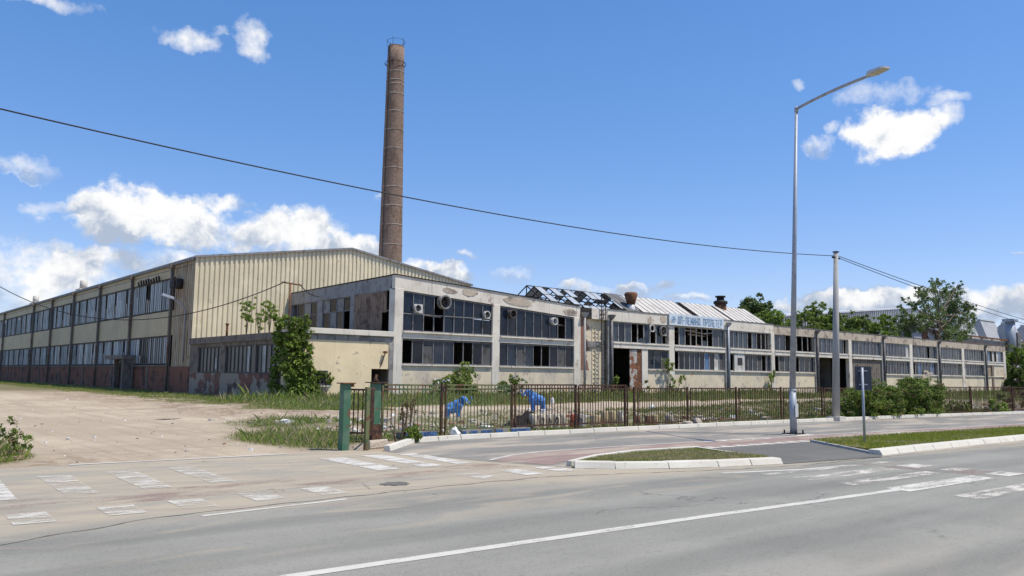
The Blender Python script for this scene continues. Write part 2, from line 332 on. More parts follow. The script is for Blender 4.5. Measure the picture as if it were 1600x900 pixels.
class MB:
    def __init__(s): s.v = []; s.f = []; s.m = []; s.sm = []
    def poly(s, pts, m=0):
        b = len(s.v); s.v += [tuple(p) for p in pts]; s.f.append(tuple(range(b, b+len(pts)))); s.m.append(m); s.sm.append(False); return s
    def box(s, x0, x1, y0, y1, z0, z1, m=0):
        b = len(s.v)
        s.v += [(x, y, z) for z in (z0, z1) for y in (y0, y1) for x in (x0, x1)]
        for f in ((0, 2, 3, 1), (4, 5, 7, 6), (0, 1, 5, 4), (2, 6, 7, 3), (0, 4, 6, 2), (1, 3, 7, 5)):
            s.f.append(tuple(b+i for i in f)); s.m.append(m); s.sm.append(False)
        return s
    def hexa(s, p8, m=0):
        """bottom 4 (ccw) then top 4"""
        b = len(s.v); s.v += [tuple(p) for p in p8]
        for f in ((3, 2, 1, 0), (4, 5, 6, 7), (0, 1, 5, 4), (1, 2, 6, 5), (2, 3, 7, 6), (3, 0, 4, 7)):
            s.f.append(tuple(b+i for i in f)); s.m.append(m); s.sm.append(False)
        return s
    def prism(s, poly, z0, z1, m=0):
        """poly: xy list ccw"""
        n = len(poly); b = len(s.v)
        s.v += [(x, y, z0) for x, y in poly]+[(x, y, z1) for x, y in poly]
        s.f.append(tuple(b+i for i in reversed(range(n)))); s.f.append(tuple(b+n+i for i in range(n)))
        for i in range(n):
            j = (i+1) % n; s.f.append((b+i, b+j, b+n+j, b+n+i))
        s.m += [m]*(n+2); s.sm += [False]*(n+2); return s
    def bar(s, a, b_, w, h, m=0, up=(0, 0, 1)):
        a = Vector(a); c = Vector(b_); d = (c-a).normalized(); u = Vector(up)
        if abs(d.dot(u)) > .95: u = Vector((1, 0, 0))
        r = d.cross(u).normalized()*(w/2); u = r.cross(d).normalized()*(h/2)
        return s.hexa([a-r-u, a+r-u, c+r-u, c-r-u, a-r+u, a+r+u, c+r+u, c-r+u], m)
    def tube(s, pts, rad, n=8, m=0, cap=True):
        pts = [Vector(p) for p in pts]; rad = rad if isinstance(rad, (list, tuple)) else [rad]*len(pts)
        b = len(s.v)
        for i, p in enumerate(pts):
            d = (pts[min(i+1, len(pts)-1)]-pts[max(i-1, 0)]).normalized()
            u = Vector((0, 0, 1)) if abs(d.z) < .9 else Vector((1, 0, 0))
            x = d.cross(u).normalized(); y = x.cross(d)
            for k in range(n):
                a = 2*math.pi*k/n; s.v.append(tuple(p+(x*math.cos(a)+y*math.sin(a))*rad[i]))
        for i in range(len(pts)-1):
            for k in range(n):
                k2 = (k+1) % n
                s.f.append((b+i*n+k, b+i*n+k2, b+(i+1)*n+k2, b+(i+1)*n+k)); s.m.append(m); s.sm.append(True)
        if cap:
            e = b+(len(pts)-1)*n
            s.f.append(tuple(b+k for k in reversed(range(n)))); s.f.append(tuple(e+k for k in range(n))); s.m += [m, m]; s.sm += [False, False]
        return s
    def build(s, name, mats, parent=None, off=(0, 0, 0)):
        me = bpy.data.meshes.new(name)
        me.from_pydata([(v[0]-off[0], v[1]-off[1], v[2]-off[2]) for v in s.v], [], s.f)
        mats = mats if isinstance(mats, (list, tuple)) else [mats]
        for mm in mats: me.materials.append(M[mm] if isinstance(mm, str) else mm)
        me.polygons.foreach_set('material_index', s.m); me.polygons.foreach_set('use_smooth', s.sm)
        bm = bmesh.new(); bm.from_mesh(me); bmesh.ops.recalc_face_normals(bm, faces=bm.faces); bm.to_mesh(me); bm.free()
        me.update()
        o = bpy.data.objects.new(name, me); COL.objects.link(o); o.parent = parent
        return o


def soften(o, wd=.02):
    b = o.modifiers.new('bevel', 'BEVEL'); b.width = wd; b.segments = 2; b.limit_method = 'ANGLE'; return o


def at(px, py, Y):
    d = pxdir(px, py); return EYE+d*(Y/d.y)


rng = np.random.default_rng(7); random.seed(7)


def vnoise(x, y, seed=0):
    xi = np.floor(x).astype(int); yi = np.floor(y).astype(int); fx = x-xi; fy = y-yi
    fx = fx*fx*(3-2*fx); fy = fy*fy*(3-2*fy)
    def h(i, j):
        n = (i*374761393+j*668265263+seed*974711) & 0x7fffffff
        n = ((n ^ (n >> 13))*1274126177) & 0x7fffffff
        return ((n ^ (n >> 16)) & 0xffff)/65535.
    return (h(xi, yi)*(1-fx)+h(xi+1, yi)*fx)*(1-fy)+(h(xi, yi+1)*(1-fx)+h(xi+1, yi+1)*fx)*fy


def fbm(x, y, seed=0, oct=4):
    r = 0; a = .5
    for i in range(oct): r = r+a*vnoise(x*2**i, y*2**i, seed+i*17); a *= .5
    return r/(1-.5**oct)


def sst(x, a, b):
    t = np.clip((x-a)/(b-a), 0, 1); return t*t*(3-2*t)


# ------------------------------------------------------------------ ground, roads
def kerb_y(x): return 17.0-.0019*np.maximum(x-12, 0)**2 if np.ndim(x) else 17.0-.0019*max(x-12, 0)**2
def fence_y(x): return kerb_y(x)+.85


def veg_mask(x, y):
    n = fbm(x*.22, y*.22, 3); n2 = fbm(x*.9, y*.9, 9)
    m = sst(y, 34.5, 37.5)*sst(x, 17.5, 20.5)*1.0*(y < 62)
    m = np.maximum(m, sst(x+1.2*(n2-.5)*3, 14.6, 18.2)*(x < 21.6)*(y > 33))                       # foot of the hall
    fy = fence_y(x)
    m = np.maximum(m, (1-sst(np.abs(y-fy-.25), .5, 1.7))*sst(x, 9.5, 11.5)*(.55+.5*sst(x, 24, 32)))
    dx = np.hypot((x-9.6)/1.9, (y-19.0)/3.6); m = np.maximum(m, 1-sst(dx, .55, 1.1))              # verge beside the gate post
    m = np.maximum(m, .75*(1-sst(np.hypot((x-12)/3, (y-24)/3.5), .5, 1.1)))
    m = np.maximum(m, sst(x, 24, 31)*.80*sst(y, fy, fy+.5)*(1-sst(y, 25.5, 28)))
    m = np.maximum(m, 0.46*sst(x, 12, 15)*sst(y, fy, fy+.5)*(1-sst(y, 24, 27)))
    m = np.maximum(m, sst(x, 60, 75)*.9*(y > fy+.5))
    dl = np.hypot((x-2.1)/1.5, (y-18.9)/2.2); m = np.maximum(m, 1-sst(dl, .6, 1.1))
    m = m*sst(.55*n+.45*n2+.30*m, .46, .72)
    m = m*(y > kerb_y(x)+.35*(x > 9.5)-.6*(x <= 9.5))
    return m


def ground_z(x, y):
    fy = fence_y(x)
    b = sst(y, fy+.4, fy+3)*sst(x, 8.5, 12)
    z = b*((fbm(x*.5, y*.5, 21)-.5)*.26+(fbm(x*2.1, y*2.1, 5)-.5)*.10)
    z = z+sst(y, 17, 21)*(fbm(x*.35, y*.35, 33)-.5)*.06
    rub = np.exp(-((y-24.5)/2.3)**2)*sst(x, 14, 18)*(1-sst(x, 55, 70))
    z = z+rub*np.maximum(fbm(x*.7, y*.7, 8)-.42, 0)*.9
    ridge = np.exp(-((x-11.8)/1.6)**2-((y-22)/3)**2)*.22; z = z+ridge
    return np.where(y < 17.05, 0, z)-.0


xs = np.concatenate([[-2500, -900, -300, -100, -40], np.arange(-20, 70, .4), np.arange(70, 170, 1.), [180, 220, 300, 600, 1500, 3000]])
ys = np.concatenate([[-800, -200, -50, 0, 8, 14, 16], np.arange(17, 37, .3), np.arange(37, 66, .7), [70, 80, 100, 130, 170, 240, 400, 900, 3500]])
gx, gy = np.meshgrid(xs, ys); gz = ground_z(gx, gy); gz[(gy < 17.05)] = 0
gz = np.where((gx < -19) | (gx > 169) | (gy > 65), 0, gz)
nx, ny = len(xs), len(ys)
idx = np.arange(nx*ny).reshape(ny, nx)
fc = np.stack([idx[:-1, :-1], idx[:-1, 1:], idx[1:, 1:], idx[1:, :-1]], -1).reshape(-1, 4)


def ground_mat(t):
    p = t.pos()
    veg = t.new('ShaderNodeAttribute', attribute_name='veg').outputs['Fac']
    rub = t.new('ShaderNodeAttribute', attribute_name='rub').outputs['Fac']
    n1 = t.noise(p, .25, 6, .6); n2 = t.noise(p, 2.2, 6, .65)
    tr = t.noise(t.mapping(p, (2.6, .10, 1), (0, 0, R_(-14))), 1, 4, .6)
    col = t.mix(t.ramp(n1, .35, .7), (.39, .322, .235), (.475, .40, .295))
    col = t.mix(t.ramp(tr, .45, .75, 0, .75), col, (.345, .275, .20))
    col = t.mix(t.ramp(n2, .56, .75, 0, .6), col, (.33, .265, .20))
    col = t.mix(t.ramp(t.noise(p, 30, 4, .7), .62, .72, 0, .5), col, (.24, .2, .16))
    rc = t.mix(t.ramp(t.noise(p, 5, 6, .75), .42, .6), (.22, .165, .12), (.47, .40, .32))
    rc = t.mix(t.ramp(t.noise(p, 13, 3, .7), .62, .68), rc, (.62, .58, .52))
    col = t.mix(t.m('MULTIPLY', rub, t.ramp(t.noise(p, .9, 5, .6), .38, .6)), col, rc)
    soil = t.new('ShaderNodeAttribute', attribute_name='soil').outputs['Fac']
    col = t.mix(t.m('MULTIPLY', soil, t.ramp(t.noise(p, .7, 6, .7), .35, .65, .15, .95)), col, t.mix(t.ramp(t.noise(p, 4, 5, .7), .4, .65), (.17, .12, .085), (.36, .28, .2)))
    gc = t.mix(t.ramp(t.noise(p, 1.4, 5, .65), .4, .65), (.10, .115, .04), (.19, .15, .09))
    col = t.mix(t.m('MULTIPLY', veg, .92), col, gc)
    return col, t.noise(p, 14, 7, .7)


M['dirt'] = material('dirt', ground_mat, .95, .1, 0, (.55, .05))
ground = mesh_np('ground', np.stack([gx, gy, gz], -1).reshape(-1, 3), fc, ['dirt'], smooth=True)
tag(ground, 'pale dusty bare earth of the factory yard', 'ground', kind='structure')
vm = veg_mask(gx, gy).ravel(); vm = np.where((gy.ravel() > 70), .9, vm)
ru = (sst(gy, fence_y(gx)-.2, fence_y(gx)+.8)*(1-sst(gy, 27.5, 29.5))*sst(gx, 9.5, 11.5)).ravel()
so_ = np.maximum(sst(gx+2.5*(fbm(gx*.2, gy*.2, 51)-.5), 10.5, 13.5)*(gx < 22)*(gy > 29)*.9, np.exp(-((gx-11)/2.6)**2-((gy-21)/4.5)**2)*1.1); so_ = np.maximum(so_, .8*np.exp(-((gx-3)/2.5)**2-((gy-17)/1.0)**2)).ravel()
for nm, arr in (('veg', vm), ('rub', ru), ('soil', so_)):
    a = ground.data.attributes.new(nm, 'FLOAT', 'POINT'); a.data.foreach_set('value', np.clip(arr, 0, 1).astype(np.float32))


def asphalt_mat(dust_fn=None, c=(.115, .118, .12)):
    def fn(t):
        p = t.pos()
        n = t.noise(p, 180, 2, .6); n1 = t.noise(p, .35, 5, .6)
        col = t.mix(t.ramp(n1, .3, .7), tuple(x*.9 for x in c), tuple(x*1.14 for x in c))
        trk = t.noise(t.mapping(p, (.05, 1.5, 1), (0, 0, R_(5))), 1.2, 4, .55)
        col = t.mix(t.ramp(trk, .5, .75, 0, .5), col, tuple(x*1.22 for x in c))
        col = t.mix(t.ramp(trk, .5, .25, 0, .35), col, tuple(x*.8 for x in c))
        col = t.mix(t.ramp(n, .52, .68, 0, .5), col, tuple(min(1, x*1.8) for x in c))
        col = t.mix(t.ramp(t.noise(p, 9, 4, .7), .62, .74, 0, .4), col, tuple(x*.7 for x in c))
        col = t.mix(t.ramp(t.noise(p, 34, 3, .7), .35, .8, 0, .45), col, tuple(x*1.3 for x in c))
        col = t.mix(t.ramp(t.noise(p, 48, 2, .7), .62, .8, 0, .55), col, tuple(x*.55 for x in c))
        if dust_fn: col = dust_fn(t, p, col)
        vo = t.new('ShaderNodeTexVoronoi', feature='DISTANCE_TO_EDGE'); vo.inputs['Scale'].default_value = .23
        t.l.new(t.v('ADD', p, t.v('SCALE', t.noise(p, .9, 5, .6, col=True), scale=1.6)), vo.inputs['Vector'])
        ck = t.m('MULTIPLY', t.ramp(vo.outputs['Distance'], .006, .001), t.ramp(t.noise(p, .22, 3), .5, .62, 0, .6))
        col = t.mix(ck, col, tuple(x*.4 for x in c))
        col = t.mix(t.ramp(t.noise(p, 26, 2, .6), .8, .84, 0, .7), col, (.12, .10, .08))
        return col, t.noise(p, 120, 3, .7)
    return fn


def road_dust(t, p, col):
    s = t.new('ShaderNodeSeparateXYZ'); t.l.new(p, s.inputs[0]); x, y = s.outputs[0], s.outputs[1]
    d = (.385, .328, .24)
    sw = t.noise(t.mapping(p, (.35, 1.3, 1), (0, 0, R_(20))), .9, 6, .62, 1.2)
    # earth dragged out of the yard by turning wheels over the mouth of the side road
    gut = t.m('ADD', y, t.m('MULTIPLY', t.m('SUBTRACT', x, 7), t.ramp(x, 6.5, 9, 0, .12)))
    a = t.m('MULTIPLY', t.ramp(gut, 9.2, 10.6), t.m('SUBTRACT', 1, t.ramp(x, 9.4, 13)))
    amt = t.m('MULTIPLY', a, t.ramp(sw, .24, .62, .36, .9))
    col = t.mix(amt, col, d)
    ln = t.m('MULTIPLY_ADD', x, .085, y); tk = None
    for v0 in (3.6, 5.2, 7.7, 9.2):
        q = t.m('SUBTRACT', ln, v0); q = t.ramp(t.m('MULTIPLY', q, q), .22, 0.0); tk = q if tk is None else t.m('MAXIMUM', tk, q)
    tk = t.m('MULTIPLY', tk, t.ramp(t.noise(t.mapping(p, (.25, 1.2, 1)), .8, 4), .2, .7, .1, .34))
    col = t.mix(tk, col, (.105, .102, .092))
    # soft dust along the kerb line and out on the carriageway
    kl = t.m('ADD', y, t.m('MULTIPLY', t.m('SUBTRACT', x, 12), .10))
    e = t.m('MULTIPLY', t.ramp(kl, 8.2, 9.4), t.ramp(t.noise(p, .8, 5, .6), .3, .6, .3, .85))
    e = t.m('MULTIPLY', e, t.ramp(x, 7, 10))
    col = t.mix(e, col, d)
    far = t.m('MULTIPLY', t.ramp(y, 4.6, 2.8), t.ramp(t.noise(t.mapping(p, (.3, 1, 1)), .8, 5, .6), .35, .7, 0, .5))
    col = t.mix(far, col, (.36, .31, .25))
    spots = t.m('MULTIPLY', t.ramp(sw, .5, .72, 0, .45), t.ramp(y, 6.6, 8.6))
    col = t.mix(spots, col, d)
    cv = t.v('SUBTRACT', p, (9.5, 22.0, 0)); rr_ = t.v('LENGTH', cv)
    wv = t.new('ShaderNodeTexNoise', noise_dimensions='1D'); t.l.new(t.m('MULTIPLY_ADD', t.noise(p, .6, 3), .35, rr_), wv.inputs['W']); wv.inputs['Scale'].default_value = 3.2; wv.inputs['Detail'].default_value = 4
    am = t.m('MULTIPLY', t.ramp(wv.outputs['Fac'], .52, .66, 0, .6), t.m('MULTIPLY', t.ramp(y, 7.5, 10.5), t.m('SUBTRACT', 1, t.ramp(x, 9, 12))))
    return t.mix(am, col, (.30, .255, .205))


M['asphalt'] = material('asphalt', asphalt_mat(road_dust, (.212, .206, .175)), .85, .25, 0, (.25, .004))


def walk_dust(t, p, col):
    return t.mix(t.ramp(t.noise(t.mapping(p, (.4, 1.2, 1)), .7, 6, .65), .42, .72, 0, .8), col, (.40, .345, .27))


M['asphalt_walk'] = material('asphalt_walk', asphalt_mat(walk_dust, (.185, .176, .155)), .9, .2, 0, (.3, .004))
M['asphalt_ramp'] = material('asphalt_ramp', asphalt_mat(None, (.125, .121, .108)), .9, .2, 0, (.3, .004))
M['asphalt_red'] = material('asphalt_red', asphalt_mat(walk_dust, (.225, .16, .138)), .9, .2, 0, (.3, .004))


def paint(name, c, lo, hi, scale=3.):
    m = bpy.data.materials.new(name); m.use_nodes = True
    t = NT(m.node_tree); pb = m.node_tree.nodes['Principled BSDF']; p = t.pos()
    t.put(pb.inputs['Base Color'], t.mix(t.noise(p, 6, 4), tuple(x*.85 for x in c), c)); pb.inputs['Roughness'].default_value = .8
    n = t.m('ADD', t.m('MULTIPLY', t.noise(t.mapping(p, (.5, 1.4, 1), (0, 0, .3)), scale, 6, .7), .7), t.m('MULTIPLY', t.noise(p, 40, 3, .7), .3))
    t.l.new(t.ramp(n, lo, hi), pb.inputs['Alpha'])
    return m


M['paint_fresh'] = paint('paint_fresh', (.59, .56, .49), .26, .58)
M['paint_line'] = paint('paint_line', (.56, .535, .47), .16, .5)
M['paint_worn'] = paint('paint_worn', (.575, .54, .46), .33, .67)
M['paint_faint'] = paint('paint_faint', (.54, .50, .43), .46, .85)
M['red_faint'] = paint('red_faint', (.33, .225, .19), .46, .86, 1.2)


def sheet(name, pts, z, m, label):
    b = MB(); b.poly([(x, y, z) for x, y in pts]); o = b.build(name, m); return tag(o, label, name.replace('_', ' '), kind='structure')


far = [(x, float(kerb_y(x))) for x in np.arange(12, 60, 2.)]
farx = [(75, 12.0), (130, 5), (260, -8)]
# carriageway and the mouth of the side road
sheet('main_road', [(-120, -14), (260, -60), (260, -13), (130, .5), (80, 4.6)]+[(x, float(kerb_y(x))-8.3-(.25 if x > 17 else 0)) for x in np.arange(56, 16, -2.)]+[(14.4, 8.77), (12.2, 9.51), (10.9, 10.45), (10.2, 12.4), (9.6, 15.25), (9.3, 16.05), (-8, 16.7), (-14, 10.6), (-120, 14)], .004, 'asphalt', 'grey asphalt main road with drifted dust')
sheet('sidewalk', [(9.6, 15.25), (10.2, 12.4), (10.9, 10.45), (12.2, 9.51), (14.4, 8.77)]+[(x, float(kerb_y(x))-8.35) for x in np.arange(16, 58, 2.)]+[(80, 4.9), (130, .8), (260, -12.7)]+[p for p in reversed(farx)]+[p for p in reversed(far)]+[(11.5, 16.8)], .008, 'asphalt_walk', 'greyish worn asphalt footpath')
up = [(10.33, 12.57), (11.37, 13.09), (12.53, 13.33), (14.35, 13.26), (17.33, 13.05), (21.28, 12.6), (24.4, 12.4), (28.7, 11.95), (36.9, 11.0), (46, 9.6), (58, 7.4), (80, 5.9)]
lo_ = [(10.75, 11.25), (11.6, 11.62), (13.2, 11.8), (15.4, 11.72), (17.3, 11.62), (20.2, 11.38), (22.3, 11.25), (25.4, 10.85), (34.4, 9.85), (46, 8.2), (58, 5.9), (80, 4.9)]
sheet('cycle_path', lo_+up[::-1], .012, 'asphalt_red', 'dull red cycle path along the footpath')
sheet('driveway', [(15.75, 11.56), (20.6, 11.3), (18.75, 8.75), (17.9, 8.2), (14.75, 8.7), (14.75, 9.2)], .013, 'asphalt_ramp', 'dark asphalt ramp between the two lawns')


def strip(b, pts, wd, z, m=0):
    """a flat painted line of width wd along a polyline"""
    P = [Vector((x, y, 0)) for x, y in pts]
    for i in range(len(P)-1):
        d = (P[i+1]-P[i]).normalized(); n = Vector((-d.y, d.x, 0))*wd/2
        b.poly([(q.x, q.y, z) for q in (P[i]-n, P[i+1]-n, P[i+1]+n, P[i]+n)], m)


b = MB()
strip(b, [(-3, 6.85), (2, 6.52), (5.4, 6.28), (8.3, 6.06), (10.5, 5.85), (13.3, 5.62)], .15, .008, 0)
b2 = MB(); sp = [(-9, 7.6), (-2, 8.6), (1.5, 9.31), (3.2, 9.95), (5.9, 10.04), (7.8, 10.1), (9.6, 10.0), (11.55, 9.3), (13.2, 8.75), (15, 8.35), (18, 8.2), (22, 7.95), (30, 7.2)]
for (p, q) in zip(sp[:-1], sp[1:]):
    for k in range(12):
        t0, t1 = k/12, (k+1)/12; f0 = lambda t_: (p[0]+(q[0]-p[0])*t_, p[1]+(q[1]-p[1])*t_+.035*math.sin((p[0]+(q[0]-p[0])*t_)*7))
        strip(b2, [f0(t0), f0(t1)], random.uniform(.012, .045), .007)
tag(b2.build('gutter_seam', 'seam_dirt'), 'dark dirty seam in the asphalt along the road edge', 'seam', kind='structure')
o = b.build('centre_line', ['paint_line']); tag(o, 'long white centre line down the main road', 'road marking', kind='structure')
b = MB()
for i, (x, wd) in enumerate([(1.95, .5), (2.95, .45), (3.95, .45), (4.95, .42), (5.85, .4), (6.75, .4), (7.9, .5), (8.85, .5), (9.62, .42)]):
    mi = 0 if i in (0, 6, 7, 8) else (2 if i in (4, 5) else 1)
    b.poly([(x-wd/2, 12.4, .010), (x+wd/2-.05, 12.38, .010), (x+wd/2+.1, 14.7, .010), (x-wd/2+.1, 14.85, .010)], mi)
for i, x in enumerate([2.0, 2.97, 3.82, 4.78, 5.72, 6.7, 7.68, 8.6, 9.55, 10.38]):
    mi = 0 if i in (8, 9) else (2 if i in (5, 6) else 1)
    b.poly([(x-.22, 10.36, .010), (x+.2, 10.33, .010), (x+.24, 11.12, .010), (x-.18, 11.16, .010)], mi)
o = b.build('side_road_crossing', ['paint_fresh', 'paint_worn', 'paint_faint']); tag(o, 'worn white stripes over the mouth of the dusty side road', 'road marking', kind='structure')
b = MB()
for i, (y0, y1) in enumerate([(7.78, 8.06), (6.98, 7.45), (6.25, 6.66), (5.38, 5.86), (4.4, 4.86), (3.5, 3.95)]):
    b.poly([(12.75, y0+.06, .009), (15.75, y0-.12, .009), (15.85, y1-.2, .009), (12.85, y1, .009)], 1 if i in (0, 1, 2, 4) else 0)
    if i != 4 or True: b.poly([(16.3, y0-.18, .009), (17.0, y0-.22, .009), (17.0, y1-.28, .009), (16.3, y1-.24, .009)], 0 if i in (1, 3) else 1)
o = b.build('main_road_crossing', ['paint_fresh', 'paint_worn']); tag(o, 'white pedestrian crossing stripes over the main road', 'road marking', kind='structure')
b = MB(); b.poly([(15.9, 7.9, .0075), (15.9, 3.2, .0075), (16.9, 3.0, .0075), (16.95, 7.7, .0075)]); b.poly([(1.0, 11.2, .0075), (10.3, 11.15, .0075), (9.95, 12.3, .0075), (1.0, 12.35, .0075)])
o = b.build('cycle_crossing', 'red_faint'); tag(o, 'faded red cycle crossing paint on the asphalt', 'road marking', kind='structure')
b = MB()
strip(b, [(3.6, 16.28), (5.5, 16.13), (7.6, 15.97)], .13, .012)
strip(b, [(3.6, 9.72), (5.6, 9.86)], .09, .008)
strip(b, up, .09, .0165)
strip(b, [(14.9, 11.72), (17.3, 11.62), (20.6, 11.34)], .10, .0165)
for i in range(9): b.poly([(15.9+i*.55, 11.60-.04*i, .0175), (16.15+i*.55, 11.59-.04*i, .0175), (16.21+i*.55, 11.95-.04*i, .0175), (15.96+i*.55, 11.97-.04*i, .0175)])
for i in range(5): b.poly([(17.9+i*.6, 12.74-.06*i, .0175), (18.15+i*.6, 12.72-.06*i, .0175), (18.2+i*.6, 13.04-.06*i, .0175), (17.95+i*.6, 13.06-.06*i, .0175)])
strip(b, [(12.4, 8.55), (14.2, 7.98), (15.6, 7.85)], .12, .008)
for x, y in ((24.6, 12.0), (26.2, 11.6), (27.5, 11.45), (26.0, 12.2)): strip(b, [(x-.8, y+.1), (x+.8, y-.12)], .09, .0175)
b.poly([(22.0, 12.55, .0172), (23.0, 12.45, .0172), (23.1, 13.0, .0172), (22.1, 13.1, .0172)])
o = b.build('edge_lines', ['paint_line']); tag(o, 'thin white edge and stop lines on the asphalt', 'road marking', kind='structure')


def kerb(name, pts, h, wd, m, label, seg=1.0, z0=0):
    """a row of kerb stones along a polyline; the joints are real gaps"""
    b = MB(); P = [Vector((x, y, 0)) for x, y in pts]; pts2 = []
    for i in range(len(P)-1):
        L = (P[i+1]-P[i]).length; n = max(1, round(L/seg))
        for k in range(n): pts2.append(P[i].lerp(P[i+1], k/n))
    pts2.append(P[-1])
    for i in range(len(pts2)-1):
        a, c = pts2[i], pts2[i+1]; d = (c-a).normalized(); n = Vector((-d.y, d.x, 0))*wd
        gp = d*.008; a = a+gp; c = c-gp; dz = random.uniform(-.006, .006); hh = h+dz
        t1 = n*.22
        b.hexa([(a.x, a.y, z0), (c.x, c.y, z0), (c.x+n.x, c.y+n.y, z0), (a.x+n.x, a.y+n.y, z0),
                (a.x+t1.x, a.y+t1.y, z0+hh), (c.x+t1.x, c.y+t1.y, z0+hh), (c.x+n.x, c.y+n.y, z0+hh), (a.x+n.x, a.y+n.y, z0+hh)])
    o = b.build(name, m); tag(o, label, 'kerb', kind='structure'); soften(o, .012); return o


kerb('kerb_yard', [(9.75, 15.3), (11.45, 16.85)]+[(x, float(kerb_y(x))) for x in np.arange(13, 62, 3.)]+[(75, 11.9), (130, 5)], .13, .16, 'kerb_white', 'white painted kerb between footpath and fence')
kerb('kerb_corner_lawn', [(10.75, 10.62), (11.3, 10.1), (12.2, 9.56), (13.2, 9.16), (14.75, 8.72)], .12, .3, 'kerb_white', 'white painted kerb round the small corner lawn', .95)
kerb('kerb_corner_lawn_back', [(14.85, 9.3), (15.65, 11.5), (13.7, 11.72), (12.2, 11.5), (10.85, 10.95)], .115, .12, 'kerb_white', 'thin pale edging behind the small corner lawn')
kerb('kerb_long_lawn', [(18.3, 8.36)]+[(x, float(kerb_y(x))-8.55) for x in np.arange(20, 60, 2.)]+[(80, 4.6), (130, .5)], .12, .34, 'kerb_white', 'white kerb blocks along the long lawn', .9)
kerb('kerb_long_lawn_end', [(20.35, 11.25), (19.3, 9.9), (18.35, 8.72)], .075, .11, 'kerb_grey', 'grey kerb at the end of the long lawn')


def lawn(name, outline, z0, z1, zfun, n, label, hmin, hmax):
    b = MB(); c = np.mean(np.array(outline), 0); top = [(x, y, zfun(x, y)) for x, y in outline]
    b.poly(top); bot = [(x, y, 0.0) for x, y in outline]
    for i in range(len(top)):
        j = (i+1) % len(top); b.poly([bot[i], bot[j], top[j], top[i]])
    o = b.build(name, 'lawn_soil'); tag(o, label, 'lawn', kind='structure')
    P = np.array(outline); lo = P.min(0); hi = P.max(0); pts = []
    x = rng.uniform(lo[0], hi[0], n*4); y = rng.uniform(lo[1], hi[1], n*4)
    ins = np.zeros(len(x), bool); j = len(P)-1
    for i in range(len(P)):
        cr = ((P[i, 1] > y) != (P[j, 1] > y)) & (x < (P[j, 0]-P[i, 0])*(y-P[i, 1])/(P[j, 1]-P[i, 1]+1e-9)+P[i, 0]); ins ^= cr; j = i
    x, y = x[ins][:n], y[ins][:n]
    return x, y, np.array([zfun(a, c_) for a, c_ in zip(x, y)])


def lawn_mat(t):
    p = t.pos(); return t.mix(t.ramp(t.noise(p, 2.5, 6, .7), .4, .68), (.20, .21, .04), (.36, .30, .14))


M['lawn_soil'] = material('lawn_soil', lawn_mat, .95, .1)


def blades(name, x, y, z, h, wd, mats, fm, label, cat, lean=.45):
    n = len(x); a = rng.uniform(0, 2*np.pi, n); ux, uy = np.cos(a), np.sin(a)
    l = rng.normal(0, lean*.8, (n, 2))*h[:, None]
    v = np.empty((n, 4, 3), np.float32)
    v[:, 0] = np.stack([x-ux*wd, y-uy*wd, z-.01], -1); v[:, 1] = np.stack([x+ux*wd, y+uy*wd, z-.01], -1)
    v[:, 2] = np.stack([x+ux*wd*.7+l[:, 0]*.4, y+uy*wd*.7+l[:, 1]*.4, z+h*.6], -1)
    v[:, 3] = np.stack([x+l[:, 0], y+l[:, 1], z+h], -1)
    f = np.arange(n*4).reshape(n, 4)[:, [0, 1, 2, 3]]
    o = mesh_np(name, v.reshape(-1, 3), f, mats, fm); tag(o, label, cat, kind='stuff'); return o


x1, y1, z1 = lawn('corner_lawn', [(11.0, 10.85), (11.55, 10.35), (12.35, 9.84), (13.3, 9.46), (14.75, 9.02), (14.8, 9.3), (15.6, 11.45), (13.7, 11.66), (12.2, 11.45)], 0, 0, lambda x, y: .10-.06*min(1, max(0, (y-9.2)/2.2)), 26000, 'small dry corner lawn between road and cycle path', .02, .05)
LL = [(18.7, 8.75)]+[(x, float(kerb_y(x))-8.2) for x in np.arange(20, 60, 2.)]+[(80, 4.93)]+[(x, y) for x, y in lo_[::-1] if x > 21]+[(20.45, 11.3)]
x2, y2, z2 = lawn('long_lawn', LL, 0, 0, lambda x, y: .03+.075*min(1, max(0, (kerb_y(x)-5.7-y)/2.4)), 70000, 'long strip of green lawn along the main road', .03, .07)
hh = rng.uniform(.03, .075, len(x1)); blades('corner_grass', x1, y1, z1, hh, .006, ['grass_lawn', 'grass_dry'], (fbm(x1*1.1, y1*1.1, 4)+rng.normal(0, .12, len(x1)) > .47).astype(int), 'short half dry grass on the small corner lawn', 'grass')
hh = rng.uniform(.04, .10, len(x2)); blades('lawn_grass', x2, y2, z2, hh, .008, ['grass_lawn', 'grass_dry'], (fbm(x2*.9, y2*.9, 14)+rng.normal(0, .1, len(x2)) > .66).astype(int), 'short green mown grass on the long lawn strip', 'grass')

# ------------------------------------------------------------------ factory front building
YF = 46.0
fac = thing('factory_building', 'long two storey concrete factory with broken dark windows and flaking cream walls', 'factory', (29.3, YF, 0))
FO = (29.3, YF, 0)
def P(name, mb, m, parent=None, off=FO): return mb.build(name, m, parent or fac, off)


def top_z(x):
    return 8.42-(x-29.3)*(8.42-7.38)/(47.2-29.3) if x < 47.2 else 7.3
